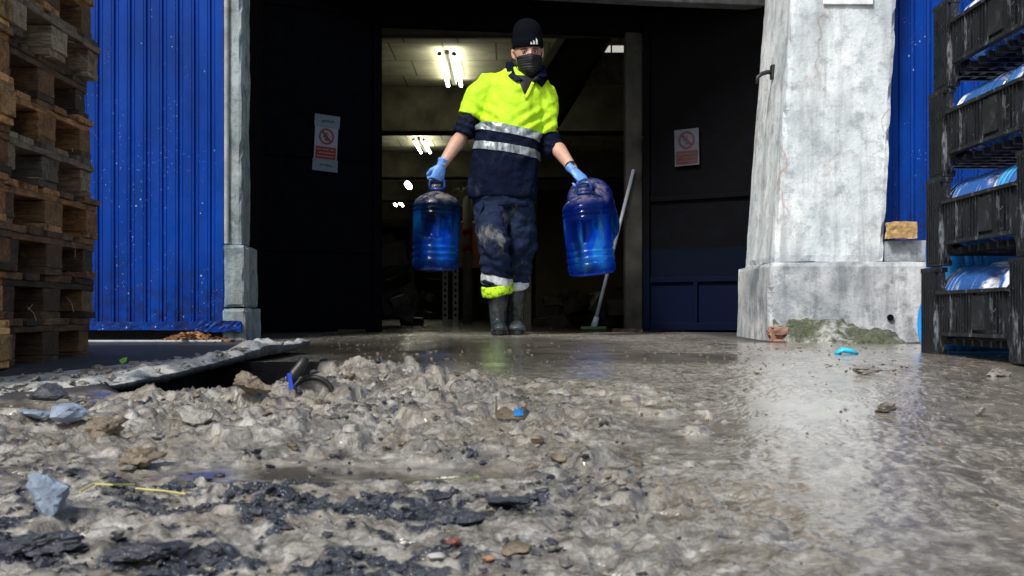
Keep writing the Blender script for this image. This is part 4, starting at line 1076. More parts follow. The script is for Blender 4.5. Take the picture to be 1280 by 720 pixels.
one('stone', 88, 528, 50, m_blueg, 'blunt blue-grey stone under the low end of the slab', 'stone', .62, 3, 5, sink=.1)
one('stone', 48, 526, 52, m_blueg, 'flat bluish stone just left of the blunt one under the slab', 'stone', .28, 3, 8, sink=.1)
one('mud_lump', 312, 503, 62, m_brown, 'brown rounded lump of broken concrete before the hollow', 'rubble', .55, 4, 12, ns=.3, sink=.05)
one('mud_lump', 238, 530, 62, m_clod, 'smooth grey mud lump at the lip of the hollow', 'mud', .5, 4, 14, sink=.2)
one('asphalt_chunk', 628, 630, 72, m_asph, 'flat black asphalt chunk lying alone in the middle foreground', 'rubble', .16, 3, 21, sink=.2)
one('asphalt_chunk', 672, 556, 18, m_brown, 'small upright dark chip in the mud right of the ring', 'rubble', .9, 2, 22, sink=.1)
one('asphalt_chunk', 700, 580, 26, m_brown, 'dark brown chip below the small upright one', 'rubble', .5, 2, 23, sink=.1)
one('asphalt_chunk', 585, 655, 46, m_asph, 'black asphalt lump below the flat chunk', 'rubble', .35, 3, 24, sink=.2)
one('asphalt_chunk', 40, 692, 130, m_asph, 'largest black asphalt lump at the bottom left corner', 'rubble', .28, 4, 25, ns=.3, sink=.25)
one('asphalt_chunk', 190, 700, 120, m_asph, 'second large asphalt lump near the bottom left', 'rubble', .30, 4, 26, ns=.3, sink=.25)
one('asphalt_chunk', 130, 545, 50, m_brown, 'dark brown clump left of the heap', 'rubble', .6, 3, 27, ns=.4, sink=.1)
one('asphalt_chunk', 178, 585, 60, m_brown, 'shaded brown clod at the foot of the heap', 'rubble', .6, 3, 28, ns=.4, sink=.15)
one('asphalt_chunk', 60, 500, 60, m_asph, 'dark chunk at the left edge by the slab', 'rubble', .5, 3, 29, sink=.3)
one('mud_lump', 1225, 521, 16, m_clod, 'small round mud ball on the wet sheet at right', 'mud', .9, 3, 41, sink=.1)
one('mud_lump', 1108, 516, 34, m_clod, 'pale crumbly clod in the slurry at right', 'mud', .5, 3, 42, ns=.4, sink=.1)
one('mud_lump', 1084, 468, 40, m_clod, 'flattish mud splat before the pillar foot', 'mud', .3, 3, 43, ns=.4, sink=.1)
one('mud_lump', 1247, 470, 34, m_clod, 'pale mud splat before the crates', 'mud', .35, 3, 44, ns=.4, sink=.1)
one('brick_shard', 568, 684, 26, simple('red_shard', (.20, .06, .035), .4), 'small red brick shard in the nearest mud', 'rubble', .5, 2, 51, sink=.05)
one('brick_shard', 612, 704, 22, simple('orange_shard', (.26, .14, .08), .4), 'pale orange shard nearest the bottom edge', 'rubble', .4, 2, 52, sink=.05)
one('stone', 548, 700, 30, simple('white_shard', (.38, .37, .35), .4), 'whitish fragment between the reddish shards', 'stone', .35, 2, 53, sink=.1)
one('stone', 640, 690, 50, m_brown, 'brown wet stone right of the shards', 'stone', .35, 3, 54, sink=.2)

# broken slab of road crust, propped over the hollow
m_slab = mudmat('slab_crust', (.015, .017, .022), (.08, .085, .09), .4, .75, True)
b = NB('muddy_slab_top'); c = b.ramp(b.noise(11, 7, .7), [(.34, (.07, .085, .10)), (.44, (.26, .28, .29)), (.58, (.52, .51, .47))])
b.set('Base Color', c); b.set('Roughness', b.ramp(b.noise(20, 4), [(.3, .25), (.7, .6)])); b.bump(b.noise(60, 6, .7), .8, .008); m_slabtop = b.m
E = [(28, 506, 2.78), (90, 492, 3.0), (150, 480, 3.18), (200, 471, 3.35), (250, 459, 3.6), (300, 446, 3.85), (345, 436, 4.15), (388, 427, 4.5)]
pe = [W(*e) for e in E]; NS, NT = 200, 30; top = []; bot = []
for i in range(NS + 1):
    s_ = i / NS * (len(pe) - 1); i0 = min(int(s_), len(pe) - 2); p = pe[i0].lerp(pe[i0 + 1], s_ - i0); t_ = i / NS
    jg = .018 * mnoise.fractal(Vector((t_ * 26, 3, 0)), 1, 2, 4)
    for j in range(NT + 1):
        q = j / NT; wd = .34 * (1 - .45 * t_); x = p.x - wd * q + jg * (1 - q); y = p.y + .22 * q * (1 - .3 * t_) + jg * (1 - q)
        zg = gz(x, y); z = p.z * (1 - q) + (min(zg, p.z - .01) + .005) * q if True else 0
        zb2 = float(base_z(y)) + .006; z = p.z + (zb2 - p.z) * q ** 1.1
        lump = .020 * max(0, mnoise.fractal(Vector((x * 13, y * 10, 2)), 1, 2, 5) + .25) ** .6 * min(1, q * 7 + .12) * (1 - q) * 1.6 + (.03 * math.exp(-((t_ - .82) / .07) ** 2 - ((q - .25) / .3) ** 2))
        top.append((x, y, z + lump))
        bot.append((x - .004, y + .006, z - .010 - .006 * (1 - q) - .008 * abs(mnoise.noise(Vector((t_ * 30, q * 8, 5))))))
nn = (NS + 1) * (NT + 1); mb = MB(); fs = []; 
for i in range(NS):
    for j in range(NT):
        a = i * (NT + 1) + j; fs.append((a, a + NT + 1, a + NT + 2, a + 1))
mb.add(top, fs, 0); mb.add(bot, [tuple(reversed(f)) for f in fs], 1)
side = []
for i in range(NS): a = i * (NT + 1); side.append((a, a + nn, a + NT + 1 + nn, a + NT + 1))
for j in range(NT): side.append((j + 1, j + 1 + nn, j + nn, j)); a = NS * (NT + 1) + j; side.append((a, a + nn, a + 1 + nn, a + 1))
mb.f += side; mb.mi += [1] * len(side)
o = mb.build('road_slab', [m_slabtop, m_slab], None, smooth=True, fix=True); tag(o, 'long broken slab of road crust propped over the dark hollow, mud along its top', 'slab')
rg = random.Random(77); mbc = MB()
for i in range(170):
    t_ = rg.random(); k = int(t_ * NS) * (NT + 1) + rg.randint(1, NT - 2); p = Vector(top[k]); r_ = .004 + .013 * rg.random() ** 2
    v, f = rock(rg, 2, 6, .55, .6); mbc.add([tuple(Vector(q * r_) + p) for q in v], f)
tag(mbc.build('slab_mud', m_clod, None, smooth=True), 'pale mud lumps lying along the top of the broken slab', 'mud', kind='stuff')
for pl_ in bpy.data.objects['slab_mud'].data.polygons: pl_.use_smooth = False

# rind of a pipe, cable end, blue strip and a lid by the hollow
m_rub = simple('black_rubber', (.012, .012, .013), .45, .4, 30)
p = hit(375, 487); d = p.y
mb = MB(); mb.tube([W(362, 478, d), W(368, 468, d), W(376, 458, d + .02), (W(382, 446, d + .02))], [.010, .013, .013, .010], 10); tag(mb.build('cable_end', m_rub, None, smooth=True), 'stub of black cable sticking up beside the hollow', 'cable')
mb = MB(); a = W(361, 466, d - .02); c = W(366, 487, d - .03)
mb.box(((a.x + c.x) / 2, d - .03, (a.z + c.z) / 2), (.009, .003, a.z - c.z), Matrix.Rotation(-.15, 3, 'Y')); tag(mb.build('plastic_strip', simple('blue_strip', (.01, .06, .55), .3), None), 'narrow blue plastic strip beside the cable stub', 'strip')
t = empty('round_lid', W(392, 490, d + .03), label='round grey lid half sunk in mud under a black rim, right of the cable stub', cat='lid')
cc = W(391, 494, d + .04); mb = MB(); mb.tube([cc + Vector((0, .03, 0)), cc + Vector((0, 0, 0))], .038, 28, u=(1, 0, 0)); mb.build('lid', m_clod, t, bevel=.004)
mb = MB(); mb.tube([cc + Vector((.046 * math.cos(a_), -.004, .040 * math.sin(a_))) for a_ in np.linspace(2.8, -.1, 18)] + [cc + Vector((.085, -.004, -.012))], .006, 8, u=(0, 1, 0)); mb.build('rim', m_rub, t, smooth=True)
# cracked bottle neck with a blue label
p = hit(640, 523); d = p.y + .01; t = empty('broken_bottle_neck', p, label='broken plastic bottle neck with a torn blue label, lying in the middle of the mud', cat='litter')
c = Vector((p.x, d, gz(p.x, d) + .012)); R0 = 21 * d / F; mb = MB(); n = 40; vs_ = []
for k in range(n + 1):
    a = -3.5 + 4.1 * k / n + .0; h1 = .008 + .004 * math.sin(k * .55) + (.020 if k in (2, 3) else 0) + (.008 if k in (36, 37, 38) else 0)
    for (r_, z_) in ((R0, -.012), (R0, h1), (R0 * .9, h1), (R0 * .9, -.012)): vs_.append((c.x + r_ * math.cos(a), c.y + r_ * .7 * math.sin(a), c.z + z_))
fs = [(4 * k + q, 4 * k + (q + 1) % 4, 4 * k + 4 + (q + 1) % 4, 4 * k + 4 + q) for k in range(n) for q in range(4)]
mb.add(vs_, fs); mb.build('neck_ring', m_brown, t, smooth=False)
mb = MB(); vs_ = []
for k in range(9):
    a = -1.45 + .6 * k / 8
    for z_ in (-.006, .010 - .002 * (k % 3)): vs_.append((c.x + R0 * 1.04 * math.cos(a), c.y + R0 * .74 * math.sin(a), c.z + z_))
mb.add(vs_, [(2 * k, 2 * k + 2, 2 * k + 3, 2 * k + 1) for k in range(8)]); mb.build('torn_label', simple('torn_blue', (.02, .22, .60), .35, .5, 60), t)
# straw, leaf, cap, pipe, leaf litter
mb = MB(); pp = [hit(x, y) + Vector((0, 0, .004 + .002 * i)) for i, (x, y) in enumerate(((100, 618), (118, 610), (140, 613), (168, 614)))]; mb.tube(pp, .0016, 6)
pp = [hit(x, y) + Vector((0, 0, .004)) for x, y in ((170, 614), (205, 617), (232, 621))]; mb.tube(pp, .0014, 6); tag(mb.build('straw', simple('yellow_straw', (.52, .46, .14), .6), None), 'thin yellow straw lying across the mud at lower left', 'straw')
mb = MB(); p = hit(1057, 443) ; mb.tube([p + Vector((-.035, 0, .004)), p + Vector((-.01, .01, .016)), p + Vector((.02, 0, .012)), p + Vector((.045, 0, .003))], [(.012, .006), (.022, .010), (.02, .010), (.008, .004)], 12, u=(0, 1, 0)); tag(mb.build('crushed_wrapper', simple('cyan_plastic', (.02, .45, .75), .25), None, smooth=True), 'small crushed cyan wrapper at the foot of the mossy pillar base', 'litter')
mb = MB(); mb.tube([W(95, 435, 5.2), W(330, 440, 5.2)], .006, 8) if False else mb.tube([Vector((-2.0, 5.6, -.012)), Vector((-1.36, 5.62, -.012))], .007, 8); tag(mb.build('thin_pipe', simple('pale_conduit', (.30, .33, .36), .5), None), 'thin pale conduit lying along the foot of the blue sheeting', 'pipe')
mb = MB(); p = hit(152, 455)
mb.add([p + Vector(q) for q in ((0, 0, 0), (.012, .004, .006), (.016, .01, .022), (.004, .008, .020), (-.008, .0, .012), (-.004, .001, .004))], [(0, 1, 2, 3), (0, 3, 4, 5)]); tag(mb.build('green_sprig', simple('leaf_green', (.20, .55, .05), .5), None), 'tiny bright green sprig behind the slab', 'leaf')
mbl = MB(); rg = random.Random(55)
for i in range(420):
    x = rg.gauss(-1.53, .09); y = rg.gauss(5.72, .05); r_ = rg.uniform(.008, .02); h = max(0, .045 * math.exp(-((x + 1.53) / .12) ** 2)) * rg.random()
    z = gz(x, y) + h + .004; e = Matrix.Rotation(rg.random() * 6.28, 3, 'Z') @ Matrix.Rotation(rg.uniform(-1.2, 1.2), 3, 'X')
    mbl.add([Vector((x, y, z)) + e @ Vector(q) * r_ for q in ((-1, 0, 0), (-.3, .45, .1), (1, 0, .2), (.2, -.45, .05))], [(0, 1, 2, 3)])
tag(mbl.build('leaf_litter', simple('dead_leaves', (.24, .11, .04), .8, .6, 40), None), 'brown dead leaves drifted below the blue rail', 'leaves', kind='stuff')
# ================================================================== THE MAN
def noisef(p, s, o=0, octv=3): return mnoise.fractal(Vector((p.x * s + o, p.y * s, p.z * s)), 1, 2, octv)
man = empty('person', (-.03, 7.0, 0), label='man in yellow hi-vis polo, black mask and beanie, striding out carrying water bottles', cat='person')
D0 = 7.0
def Q(px, py, dd=0.0): return W(px, py, D0 + dd)
b = NB('skin'); c = b.ramp(b.noise(18, 5), [(.3, (.46, .26, .19)), (.7, (.60, .37, .28))]); b.set('Base Color', c); b.set('Roughness', .5); b.set('Subsurface_Weight', .08); b.bump(b.noise(120, 4), .2, .002); m_skin = b.m
b = NB('skin_muddy'); m_skin2 = m_skin

HC = Q(660, 68, -.02); FY = R(7)                      # head centre; turned a little to the picture's right
hrot = Matrix.Rotation(FY, 3, 'Z') @ Matrix.Rotation(R(8), 3, 'X') @ Matrix.Rotation(R(-3), 3, 'Y')
def head_pts(sub=5, grow=0.0):
    bm = bmesh.new(); bmesh.ops.create_icosphere(bm, subdivisions=sub, radius=1); vs_ = []; 
    for v in bm.verts:
        d = v.co.copy(); x, y, z = d
        rx, ry, rz = .078, .098, .128
        if z < 0: rx *= 1 - .26 * (-z) ** 1.3; ry *= 1 - .10 * (-z)
        p = Vector((x * rx, y * ry, z * rz))
        if y < 0:                                     # -y is the face
            p.y *= 1 - .10 * (1 - abs(x)) ** 2 * 0
            f = max(0, -y)
            p.y += .007 * f * math.exp(-((abs(x) * rx - .030) / .016) ** 2 - ((z * rz - .010) / .014) ** 2) * 2.0     # sockets
            p.y -= .022 * f * math.exp(-(p.x / .011) ** 2 - ((p.z + .020) / .020) ** 2)                         # nose
            p.y -= .010 * f * math.exp(-(p.x / .009) ** 2 - ((p.z + .002) / .022) ** 2)
            p.y -= .006 * f * math.exp(-(p.x / .045) ** 2 - ((p.z - .030) / .010) ** 2)                         # brow
            p.y -= .006 * f * math.exp(-((abs(p.x) - .042) / .018) ** 2 - ((p.z + .022) / .018) ** 2)            # cheek
            p.y -= .010 * f * math.exp(-(p.x / .028) ** 2 - ((p.z + .100) / .022) ** 2)                         # chin
            p.y -= .006 * f * math.exp(-(p.x / .022) ** 2 - ((p.z + .062) / .010) ** 2)                         # lips
        if grow: p += d * grow
        vs_.append(HC + hrot @ p)
    fs = [tuple(q.index for q in f.verts) for f in bm.faces]; bm.free(); return vs_, fs
def HP(x, y, z): return HC + hrot @ Vector((x, y, z))

# joints
neck0, neck1 = Q(655, 98, .03), Q(659, 84, .02)
shL, shR = Q(612, 110, .02), Q(682, 122, .01)
elL, elR = Q(578, 168, -.02), Q(692, 178, .0)
wrL, wrR = Q(552, 207, -.13), Q(717, 213, -.20)
# hands
def hand_tubes(wr, fwd, across, curl, knob=1.0, grip=1.0, side=1, thick=1.0):
    """palm plus five finger chains; fwd palm direction, across index->little, curl = palm-facing direction"""
    fwd, across, curl = fwd.normalized(), across.normalized(), curl.normalized(); out = []
    pl = .088
    out.append(([wr - fwd * .035, wr, wr + fwd * .03, wr + fwd * .065, wr + fwd * pl], [(.027 * thick, .021 * thick), (.029 * thick, .020 * thick), (.037 * thick, .019 * thick), (.043 * thick, .0175 * thick), (.041 * thick, .013 * thick)], across))
    for k, (o, ln, r_, bias) in enumerate(((-.031, .94, .0098, 0), (-.0105, 1.05, .0102, .06), (.0105, .98, .0098, .10), (.030, .80, .0086, .16))):
        base = wr + fwd * (pl - .012 - abs(o) * .12) + across * o; dirv = fwd; ax = fwd.cross(curl).normalized()
        pts = [base - fwd * .02, base]; rr = [r_ * 1.0 * thick, r_ * 1.08 * thick]; ang = 0; p = base
        for seg, (l_, a_) in enumerate(((.046, 62), (.029, 78), (.024, 48))):
            ang += R(a_ * grip) * (1 + bias * .3); dirv = Matrix.Rotation(ang, 3, ax) @ fwd
            if dirv.dot(curl) < 0 and ang < 1.5: dirv = Matrix.Rotation(-ang, 3, ax) @ fwd
            p = p + dirv * l_ * ln * .55; pts.append(p.copy()); rr.append(r_ * .98 * thick); p = p + dirv * l_ * ln * .45; pts.append(p.copy()); rr.append(r_ * (.98 - .08 * seg) * thick)
        pts.append(p + dirv * .004); rr.append(r_ * .5 * thick); out.append((pts, rr, across))
    tb = wr + fwd * .018 - across * .022 + curl * .006
    d1 = (fwd * .75 - across * .62 * side + curl * .35).normalized(); d2 = (fwd * .75 + across * .10 + curl * .75).normalized(); d3 = (fwd * .45 + across * .6 + curl * .6).normalized()
    q = [tb, tb + d1 * .036, tb + d1 * .042 + d2 * .028, tb + d1 * .042 + d2 * .032 + d3 * .024]; out.append((q, [.0145 * thick, .0125 * thick, .011 * thick, .0085 * thick], fwd.cross(d1)))
    return out
# picture-left hand: hangs straight down, knuckles to the left, gripping the carry handle
hL = dict(wr=wrL, fwd=Q(541, 240, -.145) - wrL, across=Vector((.80, .55, .0)), curl=Vector((.30, .85, -.1)), grip=1.0)
hR = dict(wr=wrR, fwd=Q(740, 236, -.265) - wrR, across=Vector((-.62, -.60, -.25)), curl=Vector((-.35, .75, -.6)), grip=.95)
def fix_axes(h):
    f = h['fwd'].normalized(); a = h['across']; a = (a - f * a.dot(f)).normalized(); c = f.cross(a)
    if c.dot(h['curl']) < 0: c = -c
    h['fwd'], h['across'], h['curl'] = f, a, c
fix_axes(hL); fix_axes(hR)

body = MB(); hv, hf = head_pts(5); body.add(hv, hf)
body.tube([Q(656, 108, .04), neck0, neck1, Q(660, 72, .02)], [(.075, .07), (.062, .064), (.058, .064), (.056, .066)], 20)
body.tube([Q(650, 98, .02), Q(650, 108, .02), Q(646, 130, .02), Q(636, 170, .02), Q(630, 215, .0), Q(632, 250, .0)], [(.09, .06), (.115, .07), (.125, .08), (.125, .08), (.125, .08), (.12, .08)], 28)
for sh_, el_, wr_ in ((shL, elL, wrL), (shR, elR, wrR)):
    m1 = sh_.lerp(el_, .45); m2 = el_.lerp(wr_, .28); m3 = el_.lerp(wr_, .7)
    body.tube([sh_ + (Q(648, 112, .02) - sh_) * .25, sh_, m1, el_, m2, m3, wr_], [.034, .034, .032, .036, .044, .034, .0275], 18)
for hip, kn, an, toe in ((Q(614, 250), Q(616, 302, -.13), Q(621, 396, .0), Q(622, 414, -.17)), (Q(648, 250), Q(651, 305, .05), Q(646, 396, .1), Q(646, 414, -.02))):
    body.tube([hip + Vector((0, 0, .05)), hip, hip.lerp(kn, .5), kn, kn.lerp(an, .3), kn.lerp(an, .7), an, an + Vector((0, 0, -.05))], [.05, .055, .04, .028, .028, .028, .028, .026], 18)
    body.tube([an + Vector((0, .02, -.05)), toe], [(.035, .03), (.035, .02)], 14)
for h in (hL, hR):
    for pts, rr, ac in hand_tubes(thick=.86, **h): body.tube(pts, rr, 12, u=ac)
# ears
for s_ in (-1, 1):
    body.tube([HP(s_ * .074, .012, .022), HP(s_ * .088, .018, .030), HP(s_ * .090, .022, .008), HP(s_ * .084, .014, -.018), HP(s_ * .076, .006, -.022)], [.008, .009, .0085, .008, .006], 10)
bme = remesh(body, .0048, 2); bo = place_mesh(bme, 'body', m_skin, man)
headbvh = BVHTree.FromPolygons([v.co + wloc(man) for v in bme.vertices], [tuple(p.vertices) for p in bme.polygons])
def surf(px, py, lift=.003):
    o = Vector((0, 0, EYE)); dr_ = (W(px, py, 7) - o).normalized(); loc, nn_, _, _ = headbvh.ray_cast(o, dr_)
    return (loc + nn_ * lift, nn_) if loc else (Q(px, py, -.1), Vector((0, -1, 0)))
# eyes, brows
m_eye = simple('eye_white', (.70, .68, .66), .2, .02); m_iris = simple('iris', (.03, .018, .01), .15); m_brow = simple('brow_hair', (.035, .022, .015), .8); m_lid = simple('eyelid', (.33, .17, .13), .5)
for s_ in (-1, 1):
    ec = HP(s_ * .031, -.0785, .009); sph = MB(); v, f = ICO[3]; sph.add([tuple(ec + Vector(q) * .0118) for q in v], f); e = sph.build('eye', m_eye, man, smooth=True)
    look = (Vector((0, 0, EYE + .3)) - ec).normalized(); ir = MB(); ir.add([tuple(ec + look * .0066 + Vector(q) * .0070) for q in v], f); ir.build('iris', m_iris, e, smooth=True)
    for (z0, hh, nm) in ((.0155, .0052, 'upper_lid'), (.0015, .0036, 'lower_lid')):
        mb = MB(); mb.tube([HP(s_ * (.031 + k * .0085), -.0885 + .0035 * abs(k) ** 2 * .6 + .001, z0 - .0028 * k * k * (1 if z0 > .01 else -1) * .35) for k in (-1.7, -.85, 0, .85, 1.7)], hh, 8); mb.build('eyelid', m_lid, man, smooth=True)
    mb = MB(); mb.tube([HP(s_ * (.016 + .0095 * k), -.0975 + .0016 * k * k, .026 + .0022 * k - .0007 * k * k) for k in range(5)], [(.0025, .0025), (.0036, .003), (.0036, .003), (.003, .0025), (.0012, .001)], 8); mb.build('eyebrow', m_brow, man, smooth=True)

# mask
b = NB('black_mask'); b.set('Base Color', b.ramp(b.noise(90, 3), [(.3, (.006, .006, .008)), (.7, (.014, .014, .017))])); b.set('Roughness', .7)
zz = b.n('ShaderNodeTexWave', wave_type='BANDS', bands_direction='Z'); b.lk(b.tc(), zz.inputs[0]); zz.inputs['Scale'].default_value = 22; zz.inputs['Distortion'].default_value = 1.5
b.bump(zz.outputs[1], .5, .004); m_mask = b.m
mb = MB(); vs_ = []; NU, NV = 22, 18
for j in range(NV + 1):
    z = -.006 - .122 * j / NV
    for i in range(NU + 1):
        u = -1 + 2 * i / NU; a = u * 1.12
        wx_ = .078 * (1 - .22 * max(0, -z / .128) ** 1.5) + .005
        if abs(u) < .001: pass
        y = -math.cos(a) * (.102 + .004) - .026 * math.exp(-(u / .30) ** 2) * math.exp(-((z + .028) / .030) ** 2) - .014 * math.exp(-(u / .5) ** 2) * math.exp(-((z + .09) / .04) ** 2)
        x = math.sin(a) * wx_; zt_ = z - .012 * u * u * (1 if j < 3 else 0) + (.010 * u * u if j > NV - 4 else 0) + .004 * math.exp(-(u / .2) ** 2) * (j == 0)
        y += .002 * math.sin(j * 2.1)
        k = max(0, (-z - .085) / .043); y += .030 * k * k * .9; x *= 1 - .16 * k
        vs_.append(HP(x, y, zt_))
fs = [(j * (NU + 1) + i, (j + 1) * (NU + 1) + i, (j + 1) * (NU + 1) + i + 1, j * (NU + 1) + i + 1) for j in range(NV) for i in range(NU)]
mb.add(vs_, fs); mk = mb.build('face_mask', m_mask, man, smooth=True); md = mk.modifiers.new('t', 'SOLIDIFY'); md.thickness = .003
mb = MB()
for s_ in (-1, 1):
    mb.tube([HP(s_ * .072, -.042, -.02), HP(s_ * .080, -.01, .004), HP(s_ * .086, .018, .016), HP(s_ * .082, .022, -.02), HP(s_ * .074, -.018, -.07), HP(s_ * .064, -.04, -.09)], .0022, 6)
mb.build('ear_loops', m_mask, mk, smooth=True)

# beanie
b = NB('beanie_knit'); b.set('Base Color', (.0022, .003, .006)); b.set('Roughness', .9); b.set('Specular_IOR_Level', .1); wv = b.n('ShaderNodeTexWave', wave_type='BANDS', bands_direction='X'); b.lk(b.tc(), wv.inputs[0]); wv.inputs['Scale'].default_value = 60; b.bump(wv.outputs[1], .4, .003); m_bean = b.m
mb = MB(); n = 48; prof = [(1.06, .034), (1.10, .040), (1.12, .052), (1.12, .070), (1.09, .080), (1.06, .086), (1.07, .11), (1.04, .135), (.96, .158), (.82, .178), (.58, .194), (.3, .203), (.02, .206)]
vs_ = []
for r_, z in prof:
    for k in range(n):
        a = 2 * math.pi * k / n; x, y = .0800 * r_ * math.cos(a), .1010 * r_ * math.sin(a); dz = .012 * (y / .1) * (-1 if z < .09 else .4); w_ = .003 * mnoise.noise(Vector((x * 30, y * 30, z * 30)))
        vs_.append(HP(x * (1 + w_ * 6), y + max(0, z - .1) * .12, z + (.002 * math.sin(a) * -1 if z < .06 else 0)))
fs = [(i * n + k, i * n + (k + 1) % n, (i + 1) * n + (k + 1) % n, (i + 1) * n + k) for i in range(len(prof) - 1) for k in range(n)] + [tuple(range((len(prof) - 1) * n, len(prof) * n))]
mb.add(vs_, fs); hat = mb.build('beanie', m_bean, man, smooth=True)
md = hat.modifiers.new('t', 'SOLIDIFY'); md.thickness = .006; md.offset = -1
hb = BVHTree.FromPolygons([Vector(v) for v in vs_], fs)
def onhat(px, py):
    o = Vector((0, 0, EYE)); loc, nn_, _, _ = hb.ray_cast(o, (W(px, py, 7) - o).normalized()); return loc + Vector((0, -.017, 0)) if loc else Q(px, py, -.14)
mb = MB()
m_logo = simple('logo_white', (.85, .85, .86), .6, .02)
for (x0, h, sk) in ((662.8, 3.2, 1.0), (666.2, 5.6, 1.2), (669.8, 8.2, 1.5)):      # three slanted bars rising to the right
    yb = 56.2; p = [(x0, yb), (x0 + 2.5, yb), (x0 + 2.5 - .05 * h, yb - h * .62), (x0 + .9 - .1 * h, yb - h)]
    q = [onhat(*e) for e in p]; mb.add(q, [(0, 1, 2, 3)])
mb.build('logo', m_logo, hat)

# ---- shirt
b = NB('hivis_yellow'); c = b.ramp(b.noise(7, 6, .65), [(.3, (.42, .74, .010)), (.7, (.56, .86, .015))])
c = b.mix(b.ramp(b.noise(22, 6, .8), [(.64, 0), (.74, .7)]), c, (.10, .22, .02)); b.set('Base Color', c); b.set('Roughness', .75); b.bump(b.noise(200, 2), .2, .001); m_yel = b.m
def navy(name, c1, c2, mud):
    b = NB(name); c = b.ramp(b.noise(8, 6), [(.3, c1), (.7, c2)])
    c = b.mix(b.ramp(b.noise(5.5, 8, .74, b.map((1, 1, .6)), .6), [(.54, 0), (.66, mud)]), c, (.19, .185, .175))
    b.set('Base Color', c); b.set('Roughness', .85); b.set('Specular_IOR_Level', .12); b.bump(b.noise(60, 5, .7), .3, .003); return b.m
m_navy = navy('navy_knit', (.0008, .0022, .012), (.0022, .006, .026), .10)
m_trous = navy('navy_trousers', (.006, .012, .034), (.015, .027, .066), .8)
b = NB('reflective_tape'); c = b.ramp(b.noise(20, 6, .75, b.map((2, 2, .5))), [(.34, (.07, .08, .09)), (.6, (.36, .42, .46))]); b.set('Base Color', c); b.set('Roughness', .35); b.set('Metallic', .25); m_refl = b.m
def fold(p, amp, s_, o):
    w_ = noisef(Vector((p.x, p.y * 1.0, p.z * .55)), s_, o, 3); return amp * (w_ - abs(noisef(p, s_ * 1.7, o + 7, 2)) * .6)
tilt = Vector((1, 0, -.20))
mb = MB()
mb.tube([Q(656, 97, .04), Q(654, 100, .035), Q(650, 106, .02), Q(647, 116, .015), Q(645, 132, .01), Q(640, 152, .0), Q(635, 175, -.01), Q(632, 200, -.01), Q(629, 225, -.0), Q(628, 240, .0), Q(628, 248, .0)],
        [(.070, .075), (.115, .09), (.170, .105), (.185, .125), (.180, .135), (.182, .140), (.190, .145), (.196, .150), (.200, .150), (.202, .148), (.200, .146)], 40, u=[tilt * 1, Vector((1, 0, -.2)), Vector((1, 0, -.2)), Vector((1, 0, -.17)), Vector((1, 0, -.14)), Vector((1, 0, -.12)), Vector((1, 0, -.10)), Vector((1, 0, -.08)), Vector((1, 0, -.06)), Vector((1, 0, -.06)), Vector((1, 0, -.06))], pw=2.3)
mb.tube([Q(630, 108, .02), Q(611, 108, .015), Q(601, 122, .01), Q(592, 138, -.0), Q(586.5, 148.5, -.01)], [(.075, .085), (.082, .088), (.080, .085), (.077, .082), (.078, .082)], 24, u=(0, 1, 0))
mb.tube([Q(672, 110, .01), Q(681, 117, .005), Q(685, 132, .0), Q(684.5, 150, .0), Q(684, 167, .01)], [(.075, .075), (.075, .076), (.070, .070), (.068, .066), (.072, .066)], 24, u=(0, 1, 0))
def dshirt(p):
    d = fold(p, .019, 5.0, 3) + .005 * noisef(p, 17, 9, 3)
    # drag lines from the armpits and a belly crease
    a1 = Q(603, 150, -.1); r1 = (Vector((p.x, 0, p.z)) - Vector((a1.x, 0, a1.z))); d += .010 * math.exp(-(r1.length / .10) ** 2) * math.sin(r1.x * 60 + r1.z * 90)
    a2 = Q(672, 158, -.1); r2 = (Vector((p.x, 0, p.z)) - Vector((a2.x, 0, a2.z))); d += .010 * math.exp(-(r2.length / .10) ** 2) * math.sin(-r2.x * 60 + r2.z * 90)
    return d
sme = remesh(mb, .0055, 8, dshirt)
def lineplane(pa, pb):
    """plane through the camera-side line pa-pb, seen level in depth"""
    a, c_ = Q(*pa), Q(*pb); t_ = (c_ - a).normalized(); return a, Vector((-t_.z, 0, t_.x))
def cut(bm, pl, inner=False, outer=False):
    g = bm.verts[:] + bm.edges[:] + bm.faces[:]; bmesh.ops.bisect_plane(bm, geom=g, plane_co=pl[0], plane_no=pl[1], clear_inner=inner, clear_outer=outer)
P1 = lineplane((601, 154), (676, 168.5)); P1b = lineplane((603, 165.5), (676, 179.5)); P2 = lineplane((595, 178.5), (676, 191)); P2b = lineplane((595, 188.5), (673, 201))
xa, xb = Q(594, 180).x, Q(674, 180).x
def band(pa, pb, name, parent, xl=None):
    bm = bmesh.new(); bm.from_mesh(sme); cut(bm, pa, outer=True); cut(bm, pb, inner=True)
    # torso only: drop sleeve faces
    for f in [f for f in bm.faces if xl and not (xl[0] < f.calc_center_median().x < xl[1])]: bm.faces.remove(f)
    for v in [v for v in bm.verts if not v.link_faces]: bm.verts.remove(v)
    bm.normal_update()
    for v in bm.verts: v.co += v.normal * .0028
    me = bpy.data.meshes.new(name); bm.to_mesh(me); bm.free(); me.polygons.foreach_set('use_smooth', [True] * len(me.polygons))
    o = place_mesh(me, name, m_refl, parent); md = o.modifiers.new('t', 'SOLIDIFY'); md.thickness = .002; md.offset = 1; return o
band1 = (P1, P1b); 
bm = bmesh.new(); bm.from_mesh(sme); cut(bm, P1); n_ = P1[1]
for f in bm.faces: f.material_index = 1 if (f.calc_center_median() - P1[0]).dot(n_) < 0 and (Q(588, 0).x < f.calc_center_median().x < Q(683, 0).x or f.calc_center_median().z < Q(0, 171).z) else 0
sm2 = bpy.data.meshes.new('shirt'); bm.to_mesh(sm2); bm.free(); sm2.polygons.foreach_set('use_smooth', [True] * len(sm2.polygons))
